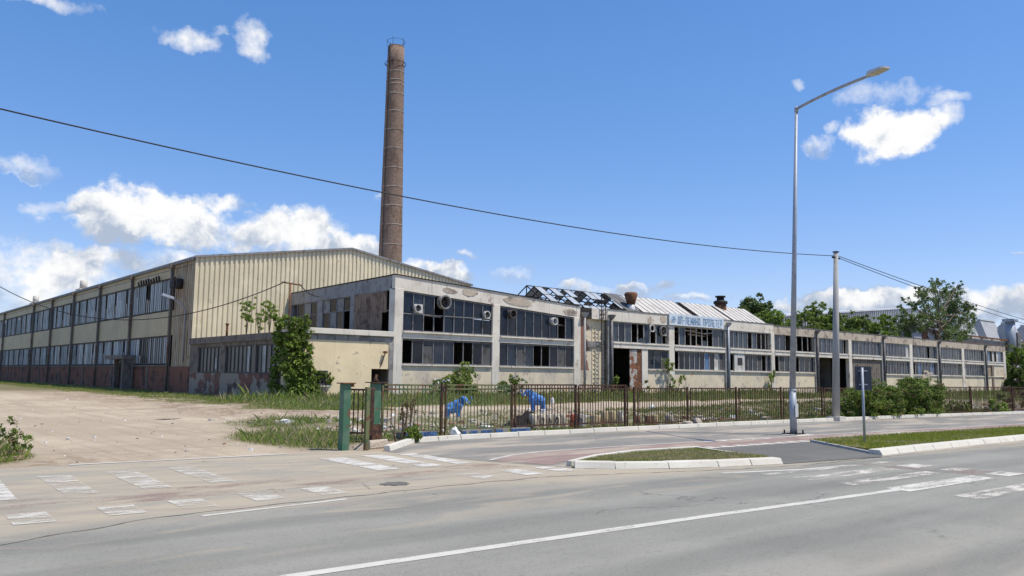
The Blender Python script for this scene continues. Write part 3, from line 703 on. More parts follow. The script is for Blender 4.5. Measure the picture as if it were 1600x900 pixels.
# shell: back wall, floors, roof
b = MB(); b.box(29.5, 47.4, 61.7, 62.0, 0, 8.1); b.box(47.4, 76.4, 57, 57.3, 0, 7.1); b.box(76.4, 145.3, 53, 53.3, 0, 7.1); P('rear_wall', b, 'interior')
for (xa, xb, ya, yb) in ((145.0, 145.28, 46.4, 53), (76.41, 76.7, 46.45, 57.2), (47.3, 47.6, 46.8, 61.6)):
    b = MB(); b.box(xa, xb, ya, yb, 0, 6.7); P('end_wall', b, 'interior')
b = MB(); b.hexa([(29.5, 46.35, 8.0), (47.2, 46.35, 7.0), (47.2, 61.6, 7.0), (29.5, 61.6, 7.8), (29.5, 46.35, 8.2), (47.2, 46.35, 7.2), (47.2, 61.6, 7.2), (29.5, 61.6, 8.0)])
b.box(47.3, 77, 46.4, 56.9, 6.75, 6.95); b.box(77.05, 145, 46.4, 52.95, 6.85, 7.05)
P('roof', b, 'roof_dark')
b = MB(); b.box(29.6, 145, 46.4, 52.9, 4.15, 4.5); P('upper_floor', b, 'interior')
for xx in (38.2, 46.2, 50.8, 59.2, 67.9, 85.2, 93.2, 101.8, 119, 136):
    b = MB(); b.box(xx-.12, xx+.12, 48.6, 52.8, 0, 4.1); P('inner_wall', b, 'interior')
    b = MB(); b.box(xx-.12, xx+.12, 49.2, 52.8, 4.55, 6.7); P('inner_wall', b, 'interior')

COLS = [(29.3, 30.0, 0), (37.9, 38.6, 0), (46.5, 47.25, 0), (50.45, 51.15, 1), (58.75, 59.55, 0), (67.45, 68.3, 1), (75.85, 76.5, 0), (84.75, 85.6, 1), (92.75, 93.5, 0), (101.2, 102.3, 1), (109.5, 110.4, 0), (118.2, 119.5, 1), (127.2, 128.1, 0), (135.7, 137.0, 1), (144.3, 145.3, 0)]
for i, (a, c, d) in enumerate(COLS):
    b = MB()
    if i == 0: b.box(a, c, 45.98, 46.7, 0, 7.5)
    elif i < 3: b.box(a, c, 45.98, 46.4, 0, top_z((a+c)/2)-.95)
    else: b.box(a, c, 45.92 if d else 45.96, 46.4, 0, 6.38)
    soften(P('column', b, 'concrete_grey' if d else 'concrete_white'), .02)
    if d or i == 2:
        xm = (c+.28) if i == 2 else (a+c)/2
        b = MB(); zt = 7.12 if i > 3 else 6.9
        b.tube([(xm, 45.80, .1), (xm, 45.80, zt-.3)], .10 if i < 6 else .13, 8)
        b.hexa([(xm-.14, 45.68, zt-.35), (xm+.14, 45.68, zt-.35), (xm+.14, 45.9, zt-.35), (xm-.14, 45.9, zt-.35), (xm-.3, 45.55, zt), (xm+.3, 45.55, zt), (xm+.3, 45.915, zt), (xm-.3, 45.915, zt)])
        P('downpipe', b, 'pole_concrete' if i == 2 else ('galv' if i == 5 else 'pipe_grey'))
# parapets
b = MB()
b.hexa([(29.3, 46.0, 7.42), (47.2, 46.0, 6.42), (47.2, 46.38, 6.42), (29.3, 46.38, 7.42), (29.3, 46.0, 8.4), (47.2, 46.0, 7.38), (47.2, 46.38, 7.38), (29.3, 46.38, 8.4)])
P('parapet', b, 'parapet_peeling' if 'parapet_peeling' in M else 'concrete_white')
b = MB(); b.hexa([(29.25, 45.93, 8.41), (47.2, 45.93, 7.39), (47.2, 46.45, 7.39), (29.25, 46.45, 8.41), (29.25, 45.93, 8.47), (47.2, 45.93, 7.45), (47.2, 46.45, 7.45), (29.25, 46.45, 8.47)])
P('coping', b, 'black_metal')
b = MB(); b.box(50.45, 58.4, 45.94, 46.38, 6.4, 7.36); b.box(58.4, 76.5, 46.0, 46.38, 6.4, 7.36)
P('parapet', b, 'concrete_white')
b = MB(); b.box(76.5, 145.3, 45.97, 46.38, 6.34, 7.26); P('parapet', b, 'parapet_old' if 'parapet_old' in M else 'concrete_rough')
b = MB(); b.box(50.45, 58.4, 45.88, 46.42, 7.365, 7.41); b.box(58.4, 76.5, 45.95, 46.42, 7.365, 7.41); b.box(76.5, 145.35, 45.92, 46.42, 7.265, 7.31)
P('coping', b, 'roof_dark')
# missing plaster on the tall parapet
for k, (xa, xb, za, zb) in enumerate([(33.2, 34.6, 7.45, 7.85), (34.9, 36.4, 7.35, 8.0), (38.8, 42.0, 6.98, 7.72), (45.3, 46.9, 6.55, 7.15), (57.4, 58.3, 6.5, 7.3)]):
    n = 14; yy = 45.975 if xa < 50 else 45.92; pl = []
    for i in range(n):
        an = 2*math.pi*i/n; r = .5*random.uniform(.75, 1.05)
        x = (xa+xb)/2+(xb-xa)*r*math.cos(an)*1.05; z = (za+zb)/2+(zb-za)*r*math.sin(an)-(x-(xa+xb)/2)*.055*(xa < 50); pl.append((x, z))
    b = MB(); m = len(pl); base = len(b.v); b.poly([(x, yy, z) for x, z in pl])
    for i in range(m):
        j = (i+1) % m; b.poly([(pl[i][0], yy, pl[i][1]), (pl[j][0], yy, pl[j][1]), (pl[j][0], yy+.06, pl[j][1]), (pl[i][0], yy+.06, pl[i][1])])
    P('bare_patch', b, 'concrete_rough')

BAYS = [(30.0, 37.9), (38.6, 46.5), (51.15, 58.75), (59.55, 67.45), (68.3, 75.85), (76.5, 84.75), (85.6, 92.75), (93.5, 101.2), (102.3, 109.5), (110.4, 118.2), (119.5, 127.2), (128.1, 135.7), (137.0, 144.3)]
GM = ['glass_dark', 'glass_blue', 'glass_pale', 'glass_sky', 'board_white', 'blind', 'profile_glass_dim']


def window(x0, x1, z0, ztop, n, kinds, rail=False, frame='frame_grey', y=46.14, parent=None, off=FO, mull=.05):
    """ztop: function of x. kinds: one character per pane: d dark b blue p pale s sky w white l blind g profile .=missing"""
    key = {'d': 0, 'b': 1, 'p': 2, 's': 3, 'w': 4, 'l': 5, 'g': 6}
    fr = MB(); pn = MB(); W = (x1-x0)/n
    fr.box(x0, x1, y-.04, y+.04, z0, z0+.07)
    fr.hexa([(x0, y-.04, ztop(x0)-.07), (x1, y-.04, ztop(x1)-.07), (x1, y+.04, ztop(x1)-.07), (x0, y+.04, ztop(x0)-.07), (x0, y-.04, ztop(x0)), (x1, y-.04, ztop(x1)), (x1, y+.04, ztop(x1)), (x0, y+.04, ztop(x0))])
    for i in range(n+1):
        x = x0+W*i
        if i in (0, n): x += .03 if i == 0 else -.03
        fr.box(x-mull/2, x+mull/2, y-.045, y+.035, z0+.002, ztop(x)-.003)
    if rail:
        zr = z0+(ztop((x0+x1)/2)-z0)*.48; fr.box(x0+.01, x1-.01, y-.042, y+.03, zr-.03, zr+.03)
    rows = [(0, 1)] if not rail else [(0, .48), (.48, 1)]
    for ri, (ra, rb) in enumerate(rows):
        ks = kinds[ri] if rail else kinds
        for i in range(n):
            ch = ks[i % len(ks)]
            if ch == '.': continue
            xa, xb = x0+W*i+.02, x0+W*(i+1)-.02; t = random.uniform(-.02, .02); t2 = random.uniform(-.03, .03)
            za, zb = z0+(ztop(xa)-z0)*ra+.01, z0+(ztop(xa)-z0)*rb-.01; zc = z0+(ztop(xb)-z0)*rb-.01
            if ch == 'h':        # a jagged remnant of a broken pane
                zm = za+(zb-za)*random.uniform(.25, .5); xm = xa+(xb-xa)*random.uniform(.3, .7)
                pn.poly([(xa, y, za), (xb, y, za), (xb, y, zm*.7+za*.3), (xm, y, zm), (xa, y, za+(zm-za)*.6)], 1); continue
            pn.poly([(xa, y+t, za), (xb, y-t, za), (xb, y-t+t2, zc), (xa, y+t+t2, zb)], key[ch])
    f = fr.build('window', frame, parent or fac, off)
    pn.build('pane', GM, f, off); return f


def tl(x): return top_z(x)-1.02
# left section, two tall bays
window(30.0, 37.9, 4.62, tl, 9, ['dd..ddddd', 'dbd.ddddd'], True)
window(38.6, 46.5, 4.62, tl, 9, 'bdbdbdddd.'[:9].replace('bdbdbdddd', 'ddddddd.d'))
window(30.0, 37.9, 2.37, lambda x: 4.08, 9, '.dlbb..dl')
window(38.6, 46.5, 2.37, lambda x: 4.08, 9, 'dblb..dld')
UP = {2: 'pdp.hb.b.', 3: '.p...h.pp', 4: 'bbpp.p...', 5: 'bb.....', 6: 'bpbpbb.', 7: 'bpbpbpbp', 8: 'bpbbpbpw', 9: 'bbpbb.bb', 10: 'bpbpbbpb', 11: 'bpbpbpbb', 12: 'ps.w.wsb'}
LO = {3: '.ddbbdsdwl', 4: '.w.dbbl.d', 5: '.lbb.bdd', 8: '.bpbbbpbb', 9: '.bsbpbsb', 10: 'bpbbbpb.', 11: 'gbppbpbb'}
for i in range(2, 13):
    x0, x1 = BAYS[i]
    window(x0, x1, 4.62, (lambda x: 6.38) if i < 6 else (lambda x: 6.32), len(UP[i]), UP[i], frame='frame_light', mull=.07)
    if i in LO: window(x0, x1, 2.37, lambda x: 4.1, len(LO[i]), LO[i], frame='frame_light', mull=.07)
window(55.75, 58.75, 2.37, lambda x: 4.1, 3, 'dbl')
# spandrel slabs and lower walls, one part per bay
for i, (x0, x1) in enumerate(BAYS):
    b = MB(); b.box(x0, x1, 45.97 if i < 2 else 45.9, 46.4, 4.12, 4.58); b.box(x0, x1, 45.84, 45.97 if i < 2 else 45.9, 4.5, 4.6)
    soften(P('spandrel', b, 'concrete_white'), .015)
    if i in (2, 6, 7): continue
    b = MB(); b.box(x0, x1, 46.03, 46.38, 0, 2.28); P('wall', b, 'plaster_cream')
    b = MB(); b.box(x0, x1, 45.9, 46.3, 2.285, 2.365); P('window_sill', b, 'concrete_white')
b = MB(); b.box(55.75, 58.75, 46.03, 46.38, 0, 2.28); P('wall', b, 'plaster_cream')
b = MB(); b.box(55.75, 58.75, 45.9, 46.3, 2.285, 2.365); P('window_sill', b, 'concrete_white')
b = MB(); b.box(54.95, 55.75, 45.97, 46.38, 0, 4.1); P('column', b, 'concrete_white')
# door bay: dark opening and a peeling steel leaf
b = MB(); b.box(53.35, 54.3, 46.0, 46.06, .05, 4.05); P('door', b, 'door_peeling')
b = MB(); b.box(54.32, 54.93, 46.02, 46.09, .05, 4.05); P('door', b, 'rust')
# brown shutter in the bay right of the open gateway
b = MB()
for k in range(26): b.box(93.5+k*.296, 93.5+k*.296+.28, 46.08+.02*(k % 2), 46.14+.02*(k % 2), .05, 4.1)
P('shutter', b, 'concrete_dark')
b = MB(); b.box(139.6, 144.3, 46.0, 46.1, 2.3, 4.1); P('wall', b, 'plaster_cream'); b = MB(); b.box(137.0, 139.6, 46.06, 46.14, 2.38, 4.1); P('shutter', b, 'panel_rusty')
b = MB(); b.box(138.9, 139.7, 45.93, 46.0, .0, 4.1); P('stain_pipe', b, 'pipe_rust')
# collapsed wall piece in the tenth bay
b = MB(); b.bar((112.0, 45.7, 0), (114.3, 45.8, 2.7), .5, .9); b.box(113.6, 115.6, 45.55, 46.0, 2.5, 2.75); P('broken_wall', b, 'concrete_rough')
# stair bay between the two sections: peeled brick, ladder, burnt gap
b = MB(); b.box(47.25, 50.45, 46.35, 46.75, 0, 6.45); P('wall', b, 'plaster_cream')
b = MB(); b.box(47.25, 48.6, 46.1, 46.349, 6.45, 7.35); P('burnt_gap', b, 'soot_and_dark')
b = MB(); b.box(48.6, 50.45, 46.0, 46.7, 6.45, 7.34); P('parapet', b, 'concrete_white')
b = MB(); b.box(48.3, 50.45, 46.22, 46.348, 4.1, 4.6); P('spandrel', b, 'concrete_grey')
n = 18; pl = []
for i in range(n+1): pl.append((48.35+random.uniform(-.25, .3)+.25*math.sin(i*.9), 2.2+i*(6.4-2.2)/n))
b = MB(); b.poly([(47.3, 46.338, 2.2)]+[(x, 46.338, z) for x, z in pl]+[(47.3, 46.338, 6.4)]); P('bare_brick', b, 'brick_red')
pl = [(47.5+random.uniform(.5, .95), .6+i*.19) for i in range(9)]
b = MB(); b.poly([(47.4, 46.336, .6)]+[(x, 46.336, z) for x, z in pl]+[(47.4, 46.336, 2.19)]); P('bare_patch', b, 'concrete_rough')
b = MB()
for xx in (49.62, 50.12): b.bar((xx, 45.85, .6), (xx, 45.85, 8.3), .06, .06)
for k in range(22): b.bar((49.62, 45.85, .8+k*.34), (50.12, 45.85, .8+k*.34), .035, .035)
for z in (1.5, 4.4, 6.9): b.bar((49.62, 45.85, z), (49.62, 46.34, z), .04, .04); b.bar((50.12, 45.85, z), (50.12, 46.34, z), .04, .04)
P('ladder', b, 'black_metal')
b = MB()
for xx in (48.95, 49.35): b.box(xx, xx+.06, 46.30, 46.345, .6, 6.0)
for k in range(14): b.box(48.95, 49.41, 46.305, 46.345, .8+k*.38, .95+k*.38)
P('ladder_mark', b, 'plaster_smooth')


def drum(cx, cz, r, y0, y1, mat, inner=True, sq=0):
    b = MB(); n = 20
    ring = lambda rr, yy: [(cx+rr*math.cos(2*math.pi*k/n), yy, cz+rr*math.sin(2*math.pi*k/n)) for k in range(n)]
    A, B, C_, D = ring(r, y0), ring(r, y1), ring(r*.82, y0), ring(r*.82, y1)
    for k in range(n):
        j = (k+1) % n; b.poly([A[k], A[j], B[j], B[k]]); b.poly([A[k], A[j], C_[j], C_[k]]); b.poly([C_[k], C_[j], D[j], D[k]])
    if inner: b.poly(D, 1)
    f = P('exhaust_fan', b, [mat, 'black_metal'])
    if inner:
        b = MB()
        for k in range(4):
            a = k*math.pi/2+.4; b.bar((cx, y1-.08, cz), (cx+r*.75*math.cos(a), y1-.12, cz+r*.75*math.sin(a)), .05, r*.28, up=(0, 1, 0))
        b.build('fan_blade', 'frame_dark', f, FO)
    if sq:
        b = MB(); b.box(cx-sq*.4, cx+sq*.9, y1+.001, y1+.03, cz-sq*.6, cz+sq*.55); b.build('fan_plate', 'board_white', f, FO)


drum(31.15, 6.22, .28, 45.85, 46.06, 'galv_light', sq=.55)
drum(33.3, 6.78, .5, 45.62, 46.04, 'frame_grey', sq=.62)
drum(37.3, 6.12, .29, 45.85, 46.06, 'galv_light', sq=.45)
drum(39.7, 6.32, .33, 45.7, 46.06, 'frame_dark', sq=0)
drum(44.1, 6.0, .3, 45.7, 46.0, 'galv_light', inner=False)
drum(56.0, 6.0, .34, 45.6, 45.75, 'galv_light', inner=False)
drum(57.9, 5.85, .46, 45.85, 46.06, 'frame_grey', sq=.7)
b = MB()
for (a, c) in [((61.5, 46.3, 6.1), (66.2, 46.8, 5.85)), ((62.2, 46.4, 5.75), (65.7, 47.0, 5.7)), ((60.6, 46.6, 5.95), (63.6, 46.4, 6.2)), ((63.5, 46.4, 4.75), (66, 46.9, 4.8)), ((44.0, 46.4, 5.9), (46.3, 46.7, 5.75))]: b.bar(a, c, .09, .12)
P('fallen_beam', b, 'wood')
b = MB(); b.box(69.1, 70.9, 45.98, 46.06, 2.36, 4.09); f = P('window_board', b, 'board_white')
b = MB(); b.box(69.65, 70.45, 45.95, 45.979, 3.0, 3.7); b.build('pane', 'glass_dark', f, FO)
# sign board with its lettering, fixed to the parapet
b = MB(); b.box(58.62, 67.15, 45.8, 45.9, 6.45, 7.5); sg = P('sign_board', b, 'sign_board')
GL = {'Д': [[(0, 0), (0, .14), (1, .14), (1, 0)], [(.12, .14), (.22, 1), (.84, 1), (.84, .14)]], 'П': [[(.06, 0), (.06, 1), (.94, 1), (.94, 0)]], '-': [[(.1, .5), (.9, .5)]],
      'Л': [[(0, 0), (.2, .1), (.25, 1), (.9, 1), (.9, 0)]], 'Е': [[(.9, 1), (.08, 1), (.08, 0), (.9, 0)], [(.08, .52), (.78, .52)]], 'М': [[(.04, 0), (.04, 1), (.5, .3), (.96, 1), (.96, 0)]],
      'И': [[(.06, 1), (.06, 0), (.94, 1), (.94, 0)]], 'Н': [[(.06, 0), (.06, 1)], [(.94, 0), (.94, 1)], [(.06, .5), (.94, .5)]], 'Р': [[(.08, 0), (.08, 1), (.9, 1), (.9, .45), (.08, .45)]],
      'О': [[(.06, .03), (.06, 1), (.94, 1), (.94, .03), (.06, .03)]], 'Т': [[(.5, 0), (.5, 1)], [(.02, 1), (.98, 1)]]}
txt = 'ДП-ЛЕМИНД ПРОЛЕТЕР'; x = 59.85; b = MB(); adv = 7.05/len(txt)
for ch in txt:
    for st in GL.get(ch, []):
        for (p, q) in zip(st[:-1], st[1:]):
            b.bar((x+p[0]*adv*.72, 45.785, 6.62+p[1]*.64), (x+q[0]*adv*.72, 45.785, 6.62+q[1]*.64), .06, .02, up=(0, 1, 0))
    x += adv
b.build('lettering', 'sign_blue', sg, FO)
b = MB(); n = 20
for rr, r2 in ((.3, .25), (.14, .0)):
    for k in range(n):
        a, c = 2*math.pi*k/n, 2*math.pi*(k+1)/n
        b.poly([(59.25+rr*math.cos(a), 45.782, 6.97+rr*math.sin(a)), (59.25+rr*math.cos(c), 45.782, 6.97+rr*math.sin(c)), (59.25+r2*math.cos(c), 45.782, 6.97+r2*math.sin(c)), (59.25+r2*math.cos(a), 45.782, 6.97+r2*math.sin(a))])
for a in (.3, 1.7, 3.3, 4.8): b.bar((59.25, 45.78, 6.97), (59.25+.22*math.cos(a), 45.78, 6.97+.22*math.sin(a)), .06, .01, up=(0, 1, 0))
b.build('emblem', 'sign_blue', sg, FO)

# side wall of the tall section, facing the annex roof
def sy(y): return 8.4-(y-46)*.012
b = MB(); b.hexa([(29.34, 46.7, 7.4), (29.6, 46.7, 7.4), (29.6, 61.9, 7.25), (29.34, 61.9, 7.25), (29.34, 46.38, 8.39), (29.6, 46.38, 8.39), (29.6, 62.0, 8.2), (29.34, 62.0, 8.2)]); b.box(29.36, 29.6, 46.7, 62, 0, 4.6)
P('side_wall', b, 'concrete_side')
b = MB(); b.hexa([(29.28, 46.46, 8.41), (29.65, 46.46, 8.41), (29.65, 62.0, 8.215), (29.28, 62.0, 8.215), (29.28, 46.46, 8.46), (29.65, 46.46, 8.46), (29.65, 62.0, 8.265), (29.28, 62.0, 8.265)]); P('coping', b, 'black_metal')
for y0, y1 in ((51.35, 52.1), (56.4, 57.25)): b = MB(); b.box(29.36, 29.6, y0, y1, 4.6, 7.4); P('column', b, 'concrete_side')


def side_window(y0, y1, z0, z1, n, kinds, rail):
    fr = MB(); pn = MB(); key = {'d': 0, 'b': 1, 'c': 2}; W = (y1-y0)/n; X = 29.46
    fr.box(X-.04, X+.04, y0, y1, z0, z0+.07); fr.box(X-.04, X+.04, y0, y1, z1-.07, z1); zr = z0+(z1-z0)*rail
    fr.box(X-.038, X+.03, y0+.01, y1-.01, zr-.03, zr+.03)
    for i in range(n+1):
        y = min(max(y0+W*i, y0+.03), y1-.03); fr.box(X-.045, X+.035, y-.03, y+.03, z0+.002, z1-.003)
    for r, (za, zb) in enumerate(((z0, zr), (zr, z1))):
        for i in range(n):
            if kinds[r][i] == '.': continue
            pn.poly([(X, y0+W*i+.02, za), (X, y0+W*(i+1)-.02, za), (X, y0+W*(i+1)-.02, zb), (X, y0+W*i+.02, zb)], key[kinds[r][i]])
    f = fr.build('window', 'frame_grey', fac, FO); pn.build('pane', ['glass_dark', 'glass_blue', 'curtain'], f, FO)


side_window(57.3, 61.9, 4.62, 7.28, 4, ['ddd.', 'dcd.'], .62)
side_window(52.15, 56.35, 4.62, 7.35, 4, ['.bcd', 'dcdc'], .62)
b = MB()
for k in range(30):
    y = 47.0+k*.145
    for z0, z1 in ((5.9, 7.38), (4.65, 5.92)):
        if z0 < 5 and k < 4: continue
        b.hexa([(29.26+.04*(k % 2), y, z0), (29.32, y, z0), (29.32, y+.15, z0), (29.26+.04*((k+1) % 2), y+.15, z0), (29.26+.04*(k % 2), y, z1), (29.32, y, z1), (29.32, y+.15, z1), (29.26+.04*((k+1) % 2), y+.15, z1)])
P('rusty_sheeting', b, 'sheet_brown')

# skylight ridge over the front range: bare steel and glass on the left, sheeting on the right
RY, RZ = 50.4, 9.28; EY = 46.9; EZ = 7.0; BY = 53.9
def slope(y): return EZ+(y-EY)*(RZ-EZ)/(RY-EY) if y <= RY else RZ-(y-RY)*(RZ-EZ)/(BY-RY)
b = MB(); xs_ = np.linspace(45.2, 57.2, 15)
for xx in xs_:
    b.bar((xx, EY, EZ), (xx, RY, RZ), .06, .08); b.bar((xx, RY, RZ), (xx, BY, EZ), .06, .08)
for y in (EY, EY+1.17, EY+2.33, RY, RY+1.17, RY+2.33, BY): b.bar((45.2, y, slope(y)+.02), (57.2, y, slope(y)+.02), .06, .08)
b.bar((45.2, RY, RZ), (45.2, RY, 7), .07, .07); b.bar((45.2, RY-1.9, slope(RY-1.9)), (45.2, RY+1.9, slope(RY-1.9)), .06, .06)
sf = P('skylight_frame', b, 'black_metal')
b = MB()
for i in range(14):
    for r in range(3):
        for side in (0, 1):
            if random.random() < (.50 if side == 0 else .55) or (i == 0 and side == 1): continue
            ya = EY+1.17*r if side == 0 else RY+1.17*r; yb = min(ya+1.15, RY if side == 0 else BY)
            b.poly([(xs_[i]+.04, ya, slope(ya)+.03), (xs_[i+1]-.04, ya, slope(ya)+.03), (xs_[i+1]-.04, yb, slope(yb)+.03), (xs_[i]+.04, yb, slope(yb)+.03)])
b.build('skylight_pane', 'skylight_glass', sf, FO)
b = MB(); x = 57.3; k = 0
while x < 77.0:
    wd = .86
    if k in (9, 10, 17): x += wd*.62; k += 1; continue
    for (ya, yb) in ((EY-.1, RY), (RY, BY)):
        b.hexa([(x, ya, slope(max(ya, EY))+.02), (x+wd-.05, ya, slope(max(ya, EY))+.02), (x+wd-.05, yb, slope(yb)+.02), (x, yb, slope(yb)+.02), (x, ya, slope(max(ya, EY))+.05), (x+wd-.05, ya, slope(max(ya, EY))+.05), (x+wd-.05, yb, slope(yb)+.05), (x, yb, slope(yb)+.05)])
        b.bar((x+wd-.03, ya, slope(max(ya, EY))+.07), (x+wd-.03, yb, slope(yb)+.06), .05, .05, 1)
    x += wd; k += 1
rs = P('skylight_roof', b, ['roof_sheet', 'roof_seam'])
b = MB()
for xx in (65.1, 65.7, 66.3, 71.6, 72.3): b.bar((xx, EY, EZ), (xx, RY, RZ), .06, .09)
for xa, xb in ((65.1, 66.3), (71.6, 72.3)):
    for k in range(7): y = EY+.3+k*.5; b.bar((xa, y, slope(y)+.01), (xb, y, slope(y)+.01), .05, .07)
b.build('open_batten', 'black_metal', rs, FO)
b = MB(); b.poly([(76.9, EY, EZ), (76.9, RY, RZ), (76.9, BY, EZ)]); b.build('gable_end', 'roof_sheet', rs, FO)
# tilted dark sheets that have slid off the frame
b = MB()
for i, (xa, xb) in enumerate(((55.1, 56.0), (56.05, 57.0))): b.hexa([(xa, EY, EZ+.05), (xb, EY, EZ+.05), (xb-.2, RY+.1, RZ+.12), (xa-.2, RY+.1, RZ+.12), (xa, EY, EZ+.09), (xb, EY, EZ+.09), (xb-.2, RY+.1, RZ+.16), (xa-.2, RY+.1, RZ+.16)])
P('slid_sheet', b, 'roof_dark')
# roof ventilators
b = MB(); c = at(986, 505, 48.3); b.tube([(c.x, 48.3, 7.2), (c.x, 48.3, 8.3)], .36, 14); f = P('vent_pipe', b, 'galv_light')
b = MB(); b.tube([(c.x, 48.3, 8.25), (c.x, 48.3, 8.6), (c.x, 48.3, 9.2), (c.x, 48.3, 9.4)], [.36, .44, .62, .5], 16); b.build('vent_hood', 'rust', f, FO)
c = at(1126, 488, 50.3)
b = MB(); b.tube([(c.x, 50.3, 8.6), (c.x, 50.3, 9.6)], .62, 14); f = P('vent_pipe', b, 'rust')
b = MB(); b.tube([(c.x, 50.3, 9.6), (c.x, 50.3, 9.85), (c.x, 50.3, 10.0), (c.x, 50.3, 10.3)], [.75, .75, .4, .4], 14); b.tube([(c.x, 50.3, 10.3), (c.x, 50.3, 10.45)], .55, 12); b.build('vent_hood', 'black_metal', f, FO)

# ------------------------------------------------------------------ low annex in the corner
ann = thing('annex_building', 'low flat roofed annex with cream front wall beside a dark brick side', 'annex', (21.5, YF, 0)); AO = (21.5, YF, 0)
def A(name, mb, m, parent=None): return mb.build(name, m, parent or ann, AO)
b = MB(); b.box(21.5, 23.5, 46.0, 46.3, 0, 3.8); b.box(23.5, 24.5, 46.0, 46.3, 0, .94); b.box(23.5, 24.5, 46.0, 46.3, 1.86, 3.8); b.box(24.5, 27.65, 46.0, 46.3, 0, 3.8); b.box(27.65, 29.28, 46.0, 46.3, 2.02, 3.8)
A('wall', b, 'plaster_smooth')
b = MB(); b.box(21.5, 29.28, 45.96, 46.3, 3.8, 4.16); b.box(28.95, 29.28, 45.95, 46.0, 0, 3.8); A('beam', b, 'concrete_grey')
b = MB(); b.box(21.4, 29.27, 45.8, 46.5, 4.17, 4.52); soften(A('ledge', b, 'concrete_white'), .02)
b = MB(); b.box(21.35, 21.62, 46.51, 62.1, 3.75, 4.2); A('ledge', b, 'concrete_dark')
b = MB(); b.box(21.62, 29.25, 46.5, 62.1, 4.02, 4.2); A('roof', b, 'roof_dark')
b = MB(); b.box(21.5, 21.85, 46.3, 62.1, 0, 1.62); A('wall', b, 'brick_annex')
b = MB(); b.box(21.5, 21.85, 60.4, 62.1, 1.62, 3.75); b.box(21.5, 21.85, 55.2, 56.1, 1.62, 3.75); b.box(21.5, 21.85, 50.15, 50.5, 1.62, 3.75); b.box(21.5, 21.85, 46.3, 46.6, 1.62, 3.75); b.box(21.51, 21.85, 46.6, 60.4, 3.5, 3.75); A('pillar', b, 'concrete_dark')
for (y0, y1) in ((46.6, 50.15), (50.5, 55.2), (56.1, 60.4)):
    fr = MB(); pn = MB(); n = max(5, int((y1-y0)/.62)); W = (y1-y0)/n
    fr.box(21.56, 21.66, y0, y1, 1.63, 1.72); fr.box(21.56, 21.66, y0, y1, 3.42, 3.5)
    for i in range(n+1): y = min(max(y0+W*i, y0+.03), y1-.03); fr.box(21.57, 21.64, y-.03, y+.03, 1.64, 3.49)
    for i in range(n): pn.poly([(21.62, y0+W*i, 1.7), (21.62, y0+W*(i+1), 1.7), (21.62, y0+W*(i+1), 3.45), (21.62, y0+W*i, 3.45)], random.choice([0, 0, 0, 0, 0, 1]))
    pn.box(21.57, 21.61, y0+W*1.2, y0+W*1.55, 1.9, 2.7, 2)
    f = fr.build('window', 'frame_dark', ann, AO); pn.build('pane', ['profile_glass_dark', 'profile_glass_dim', 'board_white'], f, AO)
b = MB(); b.box(23.5, 24.5, 46.06, 46.12, .95, 1.05); b.box(23.5, 24.5, 46.06, 46.12, 1.78, 1.855); b.box(23.5, 23.57, 46.06, 46.12, 1.05, 1.78); b.box(24.43, 24.5, 46.06, 46.12, 1.05, 1.78); f = A('window', b, 'frame_grey')
b = MB(); b.poly([(23.57, 46.1, 1.05), (24.43, 46.1, 1.05), (24.43, 46.1, 1.78), (23.57, 46.1, 1.78)]); b.build('pane', 'glass_dark', f, AO)
b = MB(); b.box(23.35, 24.6, 45.85, 46.05, .86, .938); A('window_sill', b, 'concrete_white')
b = MB(); b.bar((28.3, 45.95, 2.15), (28.55, 45.8, 3.1), .05, .05); b.box(28.45, 28.68, 45.72, 45.9, 3.05, 3.2); A('wall_bracket', b, 'rust')
b = MB(); b.box(27.6, 29.0, 48.6, 48.8, 0, 3.9); b.box(21.9, 22.1, 48, 48.2, 0, 3.9); A('inner_wall', b, 'soot_and_dark')  # near-black partition behind the door opening
# mast on the annex roof that carries the cable
mast = thing('cable_mast', 'thin rusty T shaped mast on the annex roof corner', 'mast', (22.5, 47.6, 4.2)); MO = (22.5, 47.6, 4.2)
b = MB(); b.tube([(22.5, 47.6, 4.2), (22.5, 47.6, 7.35)], .06, 8); b.build('post', 'rust', mast, MO)
b = MB(); b.bar((21.75, 47.2, 7.35), (23.5, 48.1, 7.35), .08, .08); b.build('crossbar', 'rust', mast, MO)
b = MB()
for t_ in (.1, .5, .9): q = Vector((21.75, 47.2, 7.39)).lerp(Vector((23.5, 48.1, 7.39)), t_); b.tube([q, q+Vector((0, 0, .12))], [.035, .02], 6)
b.build('insulator', 'galv_light', mast, MO)
st = MB(); st.tube([(22.3, 57.2, 4.15), (22.3, 57.2, 5.1)], .09, 8); st.tube([(22.3, 57.2, 5.1), (22.3, 57.2, 5.2)], .14, 8)
tag(st.build('flue_pipe', 'rust'), 'short rusty flue pipe standing on the annex roof', 'flue')

